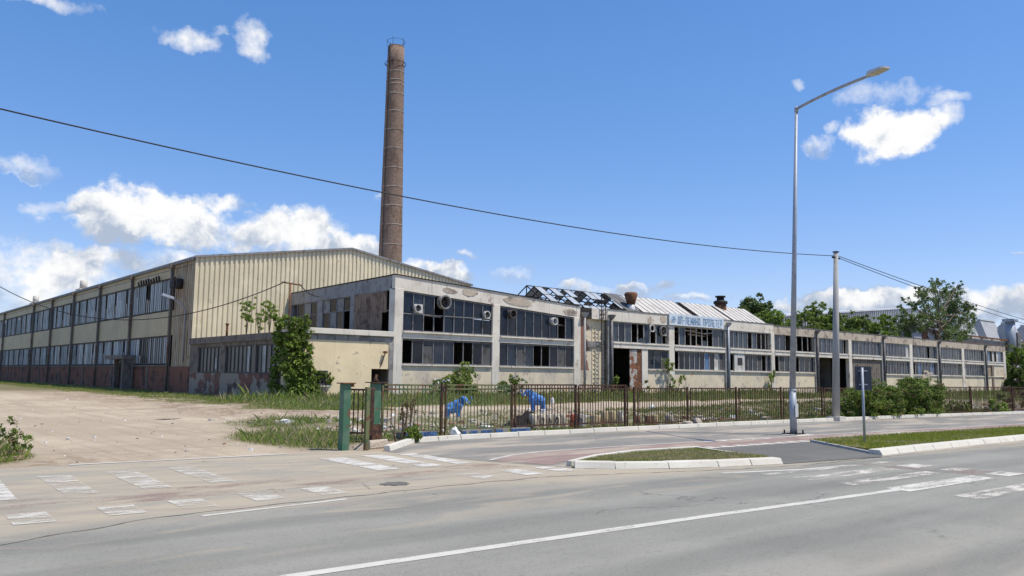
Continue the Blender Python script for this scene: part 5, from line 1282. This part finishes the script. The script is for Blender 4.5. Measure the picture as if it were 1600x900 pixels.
GPL = 'painted planters in a row behind the fence'
pot(835, 19.75, .46, .30, 'cream_paint', -.12, 'leaning cream planter next to the black heap', GPL)
pot(847, 19.7, .44, .27, 'cream_paint', -.03, 'cream planter with a black hooked mark', GPL, [[(-.1, .75), (.3, .75), (.15, .2)]])
pot(858, 19.7, .44, .26, 'cream_paint', .02, 'cream planter with a small black angled mark', GPL, [[(-.1, .7), (.1, .7), (.1, .45), (.3, .45)]])
pot(869, 19.6, .45, .28, 'cream_paint', 0, 'cream planter with a round black curl', GPL, [[(.05, .8), (.3, .7), (.3, .5), (.1, .35), (-.08, .5), (.05, .8)], [(.3, .5), (.15, .15)]])
pot(881, 19.55, .45, .28, 'cream_paint', -.14, 'plain cream planter leaning at the end of the marked ones', GPL)
pot(896, 19.6, .42, .26, 'red_paint', 0, 'weathered red planter between cream and grey ones', GPL)
pot(907, 19.5, .43, .34, 'pole_concrete', 0, 'grey planter behind the double fence post', GPL, [[(-.1, .7), (.2, .55), (0, .3)]])
pot(930, 19.4, .36, .40, 'ochre_paint', .15, 'low ochre planter leaning left of the tall ones', GPL)
pot(945, 19.35, .50, .30, 'ochre_paint', .02, 'tall ochre planter, left of an upright pair', GPL)
pot(957, 19.35, .50, .30, 'ochre_paint', 0, 'tall ochre planter, right of an upright pair', GPL)
pot(971, 19.2, .50, .24, 'cream_paint', -.2, 'slanting cream planter last in the tall group', GPL)
pot(995, 19.15, .34, .26, 'brown_paint', 0, 'low brown planter alone right of the fence gap', GPL)
pot(1012, 19.1, .32, .26, 'brown_paint', .05, 'low brown planter left of the roofed tan one', GPL)
pot(1023, 19.05, .34, .30, 'ochre_paint', 0, 'low tan planter under a small dark lid', GPL)
pot(1046, 18.95, .33, .34, 'stone', -.1, 'low grey stone coloured planter last in the row', GPL)
# black plastic heap
n = 26; gx2, gy2 = np.meshgrid(np.linspace(-1.0, 1.0, n), np.linspace(-.5, .5, 14)); rr = np.hypot(gx2/1.0, gy2/.5)
hz = np.maximum(1-rr**1.6, 0)*.5*(.55+.6*sst(gx2, -.9, .7))*(.7+.6*fbm(gx2*5+3, gy2*5, 2)); hz[rr > 1] = -.03
idx = np.arange(n*14).reshape(14, n); fc = np.stack([idx[:-1, :-1], idx[:-1, 1:], idx[1:, 1:], idx[1:, :-1]], -1).reshape(-1, 4)
c = at(818, 640, 19.4); o = mesh_np('plastic_heap', np.stack([gx2, gy2, hz], -1).reshape(-1, 3), fc, ['black_sheet'], smooth=True); o.location = (c.x, 19.4, .05); tag(o, 'crumpled heap of black plastic sheeting behind the fence', 'plastic sheet')


def lump(name, loc, s, m, label, cat, group=None):
    bm = bmesh.new(); bmesh.ops.create_icosphere(bm, subdivisions=2, radius=1)
    for v in bm.verts: v.co = Vector((v.co.x*s[0], v.co.y*s[1], v.co.z*s[2]))*random.uniform(.75, 1.15)
    me = bpy.data.meshes.new(name); bm.to_mesh(me); bm.free(); me.materials.append(M[m]); o = bpy.data.objects.new(name, me); COL.objects.link(o); o.location = loc; o.rotation_euler.z = random.random()*3
    return tag(o, label, cat, group)


lump('plastic_bag', (13.1, 17.45, .14), (.17, .15, .19), 'white_trash', 'white plastic bag lying at the fence foot behind the kerb', 'litter')
lump('paper_litter', (30.6, 25.0, .25), (.18, .12, .13), 'white_trash', 'white crumpled litter on the rubble far behind the fence', 'litter')
c = at(863, 628, 33.5); lump('paper_litter', (c.x, 33.5, .25), (.16, .12, .24), 'white_trash', 'torn white sack standing in the weeds before the stair bay', 'litter')
lump('stone_block', (24.0, 17.6, .1), (.28, .18, .16), 'stone', 'pale loose stone beside the fence post pair', 'stone')
lump('stone_block', (23.35, 17.5, .08), (.2, .14, .11), 'stone', 'small grey stone left of the fence post pair', 'stone')
b = MB(); b.hexa([(2.3, 17.3, .04), (3.15, 17.75, .02), (3.12, 17.9, .02), (2.25, 17.5, .04), (2.3, 17.3, .09), (3.15, 17.75, .07), (3.12, 17.9, .07), (2.25, 17.5, .09)])
tag(b.build('wooden_plank', 'wood'), 'grey wooden plank on the dirt at the left edge', 'plank', 'planks at the left edge')
b = MB(); b.hexa([(2.2, 17.75, .12), (3.2, 18.15, .1), (3.17, 18.3, .1), (2.15, 17.95, .12), (2.2, 17.75, .17), (3.2, 18.15, .15), (3.17, 18.3, .15), (2.15, 17.95, .17)])
tag(b.build('wooden_plank', 'wood'), 'upper weathered plank resting in the weeds at the left edge', 'plank', 'planks at the left edge')


def puddle(name, c, rx, ry, m, z, label):
    b = MB(); n = 24; b.poly([(c[0]+rx*(1+.2*math.sin(3*k)+.12*math.sin(7*k))*math.cos(2*math.pi*k/n), c[1]+ry*(1+.2*math.cos(2*k))*math.sin(2*math.pi*k/n), z) for k in range(n)]); return tag(b.build(name, m), label, name.replace('_', ' '), kind='structure')


puddle('asphalt_patch', (6.95, 10.75), .22, .2, 'asphalt_ramp', .0115, 'dark spot on the dusty side road mouth')
puddle('damp_patch', (9.7, 29.8), .45, .25, 'damp', float(ground_z(np.array(9.7), np.array(29.8)))+.02, 'dark damp hollow in the dirt track')

# rubble: loose stones behind the fence
n = 2600; x = rng.uniform(10.5, 62, n); y = fence_y(x)+rng.gamma(2.0, 2.2, n)-.1; k = (y < 29); x, y = x[k], y[k]
k = fbm(x*.6, y*.6, 8)+rng.normal(0, .1, len(x)) > .47; x, y = x[k], y[k]; s = rng.gamma(2, .028, len(x))+.015
xp, yp = rng.uniform(0, 20, 520), 16.4+rng.gamma(1.6, 9, 520); k = (yp < 60)&~((xp > 9)&(yp < 20)); xp, yp = xp[k], yp[k]; x = np.concatenate([x, xp]); y = np.concatenate([y, yp]); s = np.concatenate([s, rng.gamma(1.2, .009, len(xp))+.006])
z = ground_z(x, y)
base = np.array([(-1, -1, -.6), (1, -1, -.6), (1, 1, -.6), (-1, 1, -.6), (-.7, -.8, .6), (.8, -.6, .5), (.6, .8, .7), (-.8, .6, .55)])
V = base[None]*s[:, None, None]*rng.uniform(.6, 1.3, (len(x), 8, 3)); a = rng.uniform(0, 6.3, len(x)); ca, sa = np.cos(a)[:, None], np.sin(a)[:, None]
V = np.stack([V[:, :, 0]*ca-V[:, :, 1]*sa+x[:, None], V[:, :, 0]*sa+V[:, :, 1]*ca+y[:, None], V[:, :, 2]+z[:, None]+.01], -1)
F = np.array([(3, 2, 1, 0), (4, 5, 6, 7), (0, 1, 5, 4), (1, 2, 6, 5), (2, 3, 7, 6), (3, 0, 4, 7)])[None]+np.arange(len(x))[:, None, None]*8
fm = np.repeat(rng.choice([0, 0, 1, 2, 3], len(x)), 6)
tag(mesh_np('rubble', V.reshape(-1, 3), F.reshape(-1, 4), ['stone', 'white_trash', 'brick_red', 'concrete_grey'], fm), 'scattered stones and broken brick behind the fence', 'rubble', kind='stuff')

# ------------------------------------------------------------------ plants
def leaf_cloud(centers, n, size, flat=.0, spread=.62):
    """centers: (x,y,z,rx,ry,rz,weight); leaf quads gathered in clumps in the outer part of each lobe"""
    C = np.array([c[:6] for c in centers]); wts = np.array([c[6] if len(c) > 6 else c[3]*c[5] for c in centers]); wts = wts/wts.sum()
    nc = max(8, n//26); ci = rng.choice(len(C), nc, p=wts)
    d = rng.normal(0, 1, (nc, 3)); d /= np.linalg.norm(d, axis=1, keepdims=True)
    rad = rng.uniform(.35, 1.0, nc)**.55
    cl = C[ci, :3]+d*C[ci, 3:6]*rad[:, None]
    li = rng.integers(0, nc, n); p = cl[li]+rng.normal(0, 1, (n, 3))*C[ci[li], 3:6]*.12*spread*1.6
    nrm = rng.normal(0, 1, (n, 3))+d[li]*.7+np.array([0, 0, .5]); nrm /= np.linalg.norm(nrm, axis=1, keepdims=True)
    t = np.cross(nrm, rng.normal(0, 1, (n, 3))); t /= np.linalg.norm(t, axis=1, keepdims=True); bt = np.cross(nrm, t)
    s = size*rng.uniform(.6, 1.35, n)[:, None]
    V = np.stack([p-t*s, p-bt*s*.42+nrm*s*.12, p+t*s, p+bt*s*.42+nrm*s*.12], 1)
    return V.reshape(-1, 3), np.arange(n*4).reshape(n, 4), li


def foliage(name, parent, off, centers, n, size, mats, zmin=None, probs=None):
    V, F, li = leaf_cloud(centers, n, size)
    if zmin is not None: V[:, 2] = np.maximum(V[:, 2], zmin)
    k = rng.choice(len(mats), li.max()+1, p=probs)[li]; sw = rng.random(len(k)) < .25; k = np.where(sw, rng.choice(len(mats), len(k), p=probs), k)
    return mesh_np(name, V, F, mats, k, parent, off=off)


def tree(name, label, cat, base, h, trunk_r, lobes, n, size, mats, group=None, probs=None, bare=.35, lean=(0, 0)):
    T = thing(name, label, cat, base, group); bx, by_, bz = base; b = MB()
    top = Vector((bx+lean[0], by_+lean[1], bz+h*.82)); m = Vector((bx+lean[0]*.4, by_+lean[1]*.4, bz+h*bare))
    b.tube([(bx, by_, bz-.1), m, m.lerp(top, .5), top], [trunk_r, trunk_r*.75, trunk_r*.45, trunk_r*.12], 8); tr = b.build('trunk', 'bark', T, base)
    b = MB()
    for l in lobes:
        c = Vector(l[:3]); s = m.lerp(top, random.uniform(0, .7)); mid = s.lerp(c, .5)+Vector((0, 0, -.06*h*random.random())); b.tube([s, mid, c], [trunk_r*.4, trunk_r*.25, trunk_r*.07], 6, cap=False)
        for _ in range(3):
            e = c+Vector((random.uniform(-1, 1)*l[3], random.uniform(-1, 1)*l[4], random.uniform(-.6, 1)*l[5]))*.8; b.tube([mid.lerp(c, .6), e], [trunk_r*.12, trunk_r*.03], 5, cap=False)
    b.build('branches', 'bark', T, base)
    foliage('crown', T, base, lobes, n, size, mats, None, probs); return T


def shrub(name, label, cat, base, lobes, n, size, mats, group=None, probs=None, stems=7):
    T = thing(name, label, cat, base, group); b = MB(); bx, by_, bz = base
    for l in lobes[:stems]:
        for _ in range(2): b.tube([(bx+random.uniform(-.2, .2)+(l[0]-bx)*.5, by_+random.uniform(-.1, .1)+(l[1]-by_)*.5, bz-.05), (l[0]*.6+bx*.4, l[1]*.6+by_*.4, l[2]*.6+bz*.4), (l[0]+random.uniform(-.4, .4)*l[3], l[1], l[2]+l[5]*.5)], [.03, .022, .008], 5, cap=False)
    b.build('stems', 'bark', T, base); foliage('foliage', T, base, lobes, n, size, mats, bz+.02, probs); return T


def rl(cx, cy, cz, sx, sy, sz, n, r0, r1):
    o = []
    for _ in range(n):
        d = Vector((random.gauss(0, 1), random.gauss(0, 1), random.gauss(0, 1))).normalized()*random.uniform(.3, 1)**.6
        r = random.uniform(r0, r1); o.append((cx+d.x*sx, cy+d.y*sy, cz+d.z*sz, r, r, r*.85))
    return o


# ivy column on the annex corner
lob = []
for z in np.arange(.4, 5.1, .38):
    wv = 1.0+.3*math.sin(z*2.3)+(.35 if z < 1.3 else 0); lob.append((22.45+random.uniform(-.15, .3), 45.7, z, .52*wv, .5, .42)); lob.append((21.4, 46.3+random.uniform(-.4, .5), z, .4, .5*wv, .42))
lob += [(21.9+random.uniform(-.3, .3), 45.75, z, .6, .5, .42) for z in np.arange(.4, 5.0, .4)]
lob += [(23.1, 45.5, .6, .9, .6, .6), (22.9, 45.6, 1.4, .7, .5, .6), (23.7, 45.5, .3, .6, .4, .3), (22.8, 45.6, 2.2, .5, .4, .5)]
shrub('ivy_clump', 'bright green ivy climbing the annex corner up to its roof', 'ivy', (21.7, 45.8, 0), lob, 21000, .105, ['leaf_bright', 'leaf_mid', 'leaf_dark'], probs=[.5, .35, .15], stems=10)
shrub('ivy_clump', 'small creeper over the little window in the cream wall', 'ivy', (23.9, 45.8, .3), [(24.2, 45.85, 1.2, .4, .12, .4), (23.9, 45.85, 1.6, .45, .12, .3), (24.6, 45.85, 1.4, .2, .1, .35)], 500, .09, ['leaf_mid', 'leaf_bright'])
for (px, y, h, lab) in ((384, 53.2, 2.5, 'leafy sapling on the annex roof, tallest of three'), (408, 51.2, 2.0, 'thin sparse sapling on the annex roof, middle of three'), (427, 49.6, 2.1, 'leafy sapling on the annex roof nearest the ivy')):
    T = thing('roof_sapling', lab, 'sapling', (22.1, y, 4.2), 'saplings growing on the annex roof'); b = MB(); lobes = []
    for k in range(5):
        a = random.uniform(0, 6.28); q = Vector((22.1+math.cos(a)*.25*h*random.uniform(.3, 1), y+math.sin(a)*.42*h*random.uniform(.3, 1), 4.2+h*random.uniform(.5, 1))); b.tube([(22.1, y, 4.15), (22.1+(q.x-22.1)*.3, y+(q.y-y)*.3, 4.2+h*.45), q], [.022, .014, .006], 5)
        lobes.append((q.x, q.y, q.z-.1, .4, .55, .3)); lobes.append((22.1+(q.x-22.1)*.6, y+(q.y-y)*.8, q.z-.3*h*random.random()-.2, .3, .5, .3))
    b.build('stems', 'bark', T, (22.1, y, 4.2)); foliage('foliage', T, (22.1, y, 4.2), lobes, 1100 if px != 408 else 600, .075, ['leaf_yellow', 'leaf_bright'])
# shrubs against the facade
shrub('wall_shrub', 'round light green bush growing against the factory foot', 'bush', (34.6, 45.0, 0), rl(34.6, 45.0, 1.3, 1.1, .5, .9, 9, .45, .75)+[(34.5, 45, 2.1, .6, .5, .5)], 4200, .10, ['leaf_yellow', 'leaf_mid'])
shrub('wall_shrub', 'low pale flowering bush left of the round bush', 'bush', (32.3, 44.7, 0), rl(32.3, 44.7, 1.0, .7, .4, .6, 5, .3, .5), 1300, .09, ['leaf_yellow', 'leaf_bright', 'white_trash'], probs=[.5, .35, .15])
shrub('wall_shrub', 'low sprawling bush right of the round bush', 'bush', (38.6, 44.7, 0), rl(38.6, 44.7, .9, 1.6, .4, .6, 8, .35, .5), 2000, .09, ['leaf_yellow', 'leaf_mid', 'white_trash'], probs=[.5, .42, .08])
shrub('wall_vine', 'thin vine climbing the white column under the sign', 'vine', (58.6, 45.6, 0), [(58.7, 45.6, 1.0, .4, .2, .9), (58.3, 45.6, 2.6, .7, .25, .6), (57.6, 45.5, 3.1, .5, .2, .4), (60.0, 45.4, 1.4, .6, .3, .6)], 1200, .10, ['leaf_bright', 'leaf_yellow'])
shrub('wall_vine', 'small weedy vine beside the dark open doorway', 'vine', (51.0, 45.5, 0), [(51.0, 45.5, 1.0, .3, .2, .9), (55.0, 45.4, 1.1, .4, .2, .4)], 450, .10, ['leaf_bright', 'leaf_mid'])
shrub('wall_vine', 'small vine on the pale column before the street lamp', 'vine', (74.8, 45.5, 0), [(74.9, 45.5, 1.2, .5, .2, 1.1), (75.2, 45.5, 2.2, .4, .2, .6)], 500, .12, ['leaf_bright', 'leaf_yellow'])
# hedge swallowing the fence
lob = []
for x in np.arange(33.6, 41.4, .5):
    hgt = 1.38+.14*math.sin(x*1.3)+(.2 if 37.8 < x < 41 else 0)-(.3 if x < 34.4 else 0)
    for z in np.arange(.25, hgt, .42): lob.append((x+random.uniform(-.2, .2), float(fence_y(x))-.15+random.uniform(-.35, .3), z, .5, .6, .3))
shrub('hedge_bush', 'dense green bramble bush swallowing the fence right of the concrete pole', 'bush', (38.5, float(fence_y(38.5)), 0), lob, 52000, .05, ['leaf_mid', 'leaf_bright', 'leaf_dark', 'leaf_dry'], probs=[.42, .28, .22, .08], stems=14)
lob = []
for x in np.arange(50, 66, 1.1): lob.append((x, float(fpt(x).y)+.8+random.uniform(-.4, .6), .45+random.uniform(0, .4), .9, .6, .55))
shrub('dry_bush', 'brown dried scrub along the far fence', 'bush', (57, float(fpt(57).y), 0), lob, 2600, .12, ['leaf_dry', 'bark', 'leaf_mid'], probs=[.5, .3, .2])
for (px, y, r, lab) in ((1490, 16.5, .55, 'small green weed bush before the far fence'), (1556, 15.4, .7, 'green weed bush at the far fence by the right edge')):
    c = at(px, 640, y); shrub('weed_bush', lab, 'bush', (c.x, y, 0), rl(c.x, y, .35, .8, .4, .3, 5, .35, .5), 900, .08, ['leaf_bright', 'leaf_yellow'])
# leafy weeds near the camera
shrub('dock_plant', 'broad leaved green weed clump inside the white kerb corner', 'weed', (11.05, 16.95, 0), rl(11.1, 16.95, .28, .55, .25, .2, 7, .16, .26), 650, .06, ['leaf_bright', 'leaf_mid'])
shrub('dry_stalks', 'tall brown seeded dock stalks by the first fence panel', 'weed', (11.5, 17.35, 0), [(11.5, 17.35, .9, .14, .12, .35), (11.75, 17.4, .8, .12, .1, .3), (11.35, 17.35, .75, .1, .1, .3)], 500, .03, ['leaf_dry', 'leaf_dry'])
shrub('weed_bush', 'weeds sprouting around the planks at the left edge', 'bush', (2.3, 18.3, 0), rl(2.5, 18.3, .38, .65, .6, .34, 12, .16, .28)+[(3.1, 18.0, .3, .25, .2, .2), (2.5, 18.5, .8, .2, .2, .25)], 2600, .04, ['leaf_mid', 'leaf_yellow', 'leaf_dry'], probs=[.5, .3, .2])

# trees behind the factory
c = at(1172, 500, 85)
tree('dark_tree', 'dark round tree behind the sheeted roof left of the lamp pole', 'tree', (c.x, 85, 0), 18, .4, rl(c.x, 85, 12.8, 6.6, 4, 3.7, 20, 1.3, 2.3), 9000, .36, ['leaf_dark', 'leaf_blue'], probs=[.6, .4], bare=.3)
TR = [(1190, 495, 60, 7, 'leaf_yellow', 'low bright green tree just right of the dark round tree'), (1212, 492, 58, 9, 'leaf_bright', 'light green tree immediately left of the lamp pole'), (1258, 486, 57, 12, 'leaf_mid', 'spiky green tree between lamp pole and concrete pole, left one'), (1281, 480, 58, 13, 'leaf_mid', 'tallest spiky tree between lamp pole and concrete pole'),
      (1300, 488, 57, 10, 'leaf_dark', 'small tree directly behind the concrete pole'), (1325, 494, 57, 12, 'leaf_mid', 'rounded tree just right of the concrete pole'), (1350, 498, 58, 12, 'leaf_dark', 'dark low tree under the distant grey gable'), (1378, 496, 57, 11, 'leaf_bright', 'bushy tree left of the large loose tree')]
for (px, py, y, wpx, m, lab) in TR:
    c = at(px, py, y); zt = c.z; wd = 1.5*wpx*.17; lobes = []
    for k in range(16):
        z = 6.6+(zt-6.6)*(k/15)**1.3; r = wd*(1.45-1.15*k/15); lobes.append((c.x+random.uniform(-1, 1)*r*1.2, y+random.uniform(-.6, .6)*r, z, 1.5-.7*k/15, 1.2, 1.05-.3*k/15))
    tree('roadside_tree', lab, 'tree', (c.x, y, 0), zt, .2, lobes, 7000, .2, [m, 'leaf_bright', 'leaf_yellow'], 'trees behind the factory parapet', [.5, .3, .2], bare=.45)
c = at(1465, 485, 57); tp = at(1465, 440, 57).z
lobes = []
for (px, py, r) in ((1468, 450, 2.0), (1490, 458, 2.0), (1448, 462, 2.1), (1475, 475, 2.6), (1500, 478, 2.1), (1512, 498, 2.1), (1455, 488, 2.5), (1485, 500, 2.9), (1430, 478, 1.3), (1415, 466, 1.0), (1420, 492, 1.5), (1405, 502, 1.5), (1436, 505, 2.2), (1468, 515, 2.8), (1505, 517, 2.4), (1434, 452, .8), (1408, 480, .8), (1425, 512, 2.2), (1450, 520, 2.4), (1488, 526, 2.4), (1410, 518, 1.8), (1460, 440, 1.0), (1497, 444, 1.0), (1519, 482, 1.1)):
    q = at(px, py, 57+random.uniform(-2, 2)); lobes.append((q.x, q.y, q.z, r*.82, r*.82, r*.7))
tree('large_tree', 'large loose grey green tree above the right half of the factory', 'tree', (c.x, 57, 0), tp, .42, lobes, 24000, .18, ['leaf_blue', 'leaf_mid', 'leaf_dark'], None, [.6, .3, .1], bare=.4)
for (px, py, y, r, zt, m, lab) in ((1582, 575, 50, 3.6, None, 'leaf_bright', 'bright green tree at the right edge beyond the factory end'), (1604, 565, 56, 5, None, 'leaf_mid', 'mid green tree cut by the right edge of the view'), (1592, 600, 44, 2.0, None, 'leaf_dark', 'dark low bush tree at the right edge')):
    q = at(px, py, y); q.z = max(q.z, 1.8); lobes = rl(q.x, y, q.z, r*.8, r*.8, r*.75, 12, r*.3, r*.5)
    tree('roadside_tree', lab, 'tree', (q.x, y, 0), q.z+r, .25, lobes, 4200, .3, [m, 'leaf_mid', 'leaf_dark'], 'trees beyond the right end of the factory', [.6, .25, .15])
# far wood closing the view beyond the yard
lob = [(x, 130+random.uniform(-8, 8), random.uniform(2, 7), 6, 4, 4) for x in np.arange(215, 420, 5)]
o = foliage('distant_wood', None, None, lob, 16000, .8, ['leaf_mid', 'leaf_dark']); tag(o, 'distant belt of trees beyond the factory', 'wood', kind='stuff')

# grass and weeds of the yard
def scatter(n, xa, xb, ya, yb, hfun, wd, name, label, thr=.12, clump=0):
    x = rng.uniform(xa, xb, n); y = rng.uniform(ya, yb, n); m = veg_mask(x, y); k = rng.random(n) < np.clip((m-thr)*1.6, 0, 1)
    k &= ~((y > 45.9) & (x > 21.4)) & ~((x > 21.35) & (y > 45.9)); x, y, m = x[k], y[k], m[k]
    z = ground_z(x, y); h = hfun(x, y, len(x))*(.5+.6*m); fm = (rng.random(len(x)) > .92-.45*fbm(x*.4, y*.4, 40)).astype(int)
    pick = rng.random(len(x)); fm = np.where(fm == 1, 1, np.where(pick < .5, 0, 2))
    return blades(name, x, y, z, h, wd, ['grass_lush', 'grass_dry', 'leaf_mid'], fm, label, 'grass')


scatter(240000, 8, 50, 16, 29, lambda x, y, n: rng.gamma(2, .036, n)+.02, .004, 'verge_weeds', 'grass and weeds growing round the fence and rubble')
scatter(260000, 17.5, 75, 33.5, 45.9, lambda x, y, n: (rng.gamma(2, .04, n)+.03)*(1+1.1*sst(y, 41, 45)), .008, 'yard_weeds', 'tall green weeds between the dirt track and factory wall')
scatter(60000, 75, 160, 17, 45.9, lambda x, y, n: rng.gamma(2, .07, n)+.04, .018, 'far_weeds', 'weeds in the far part of the yard')
scatter(240000, 12.5, 21.45, 33.5, 150, lambda x, y, n: rng.gamma(2, .026, n)+.025, .008, 'hall_weeds', 'grass strip along the foot of the long hall')
scatter(15000, .2, 4, 16.5, 22, lambda x, y, n: rng.gamma(2, .05, n)+.04, .003, 'edge_weeds', 'grass tuft at the left edge of the dirt entrance')
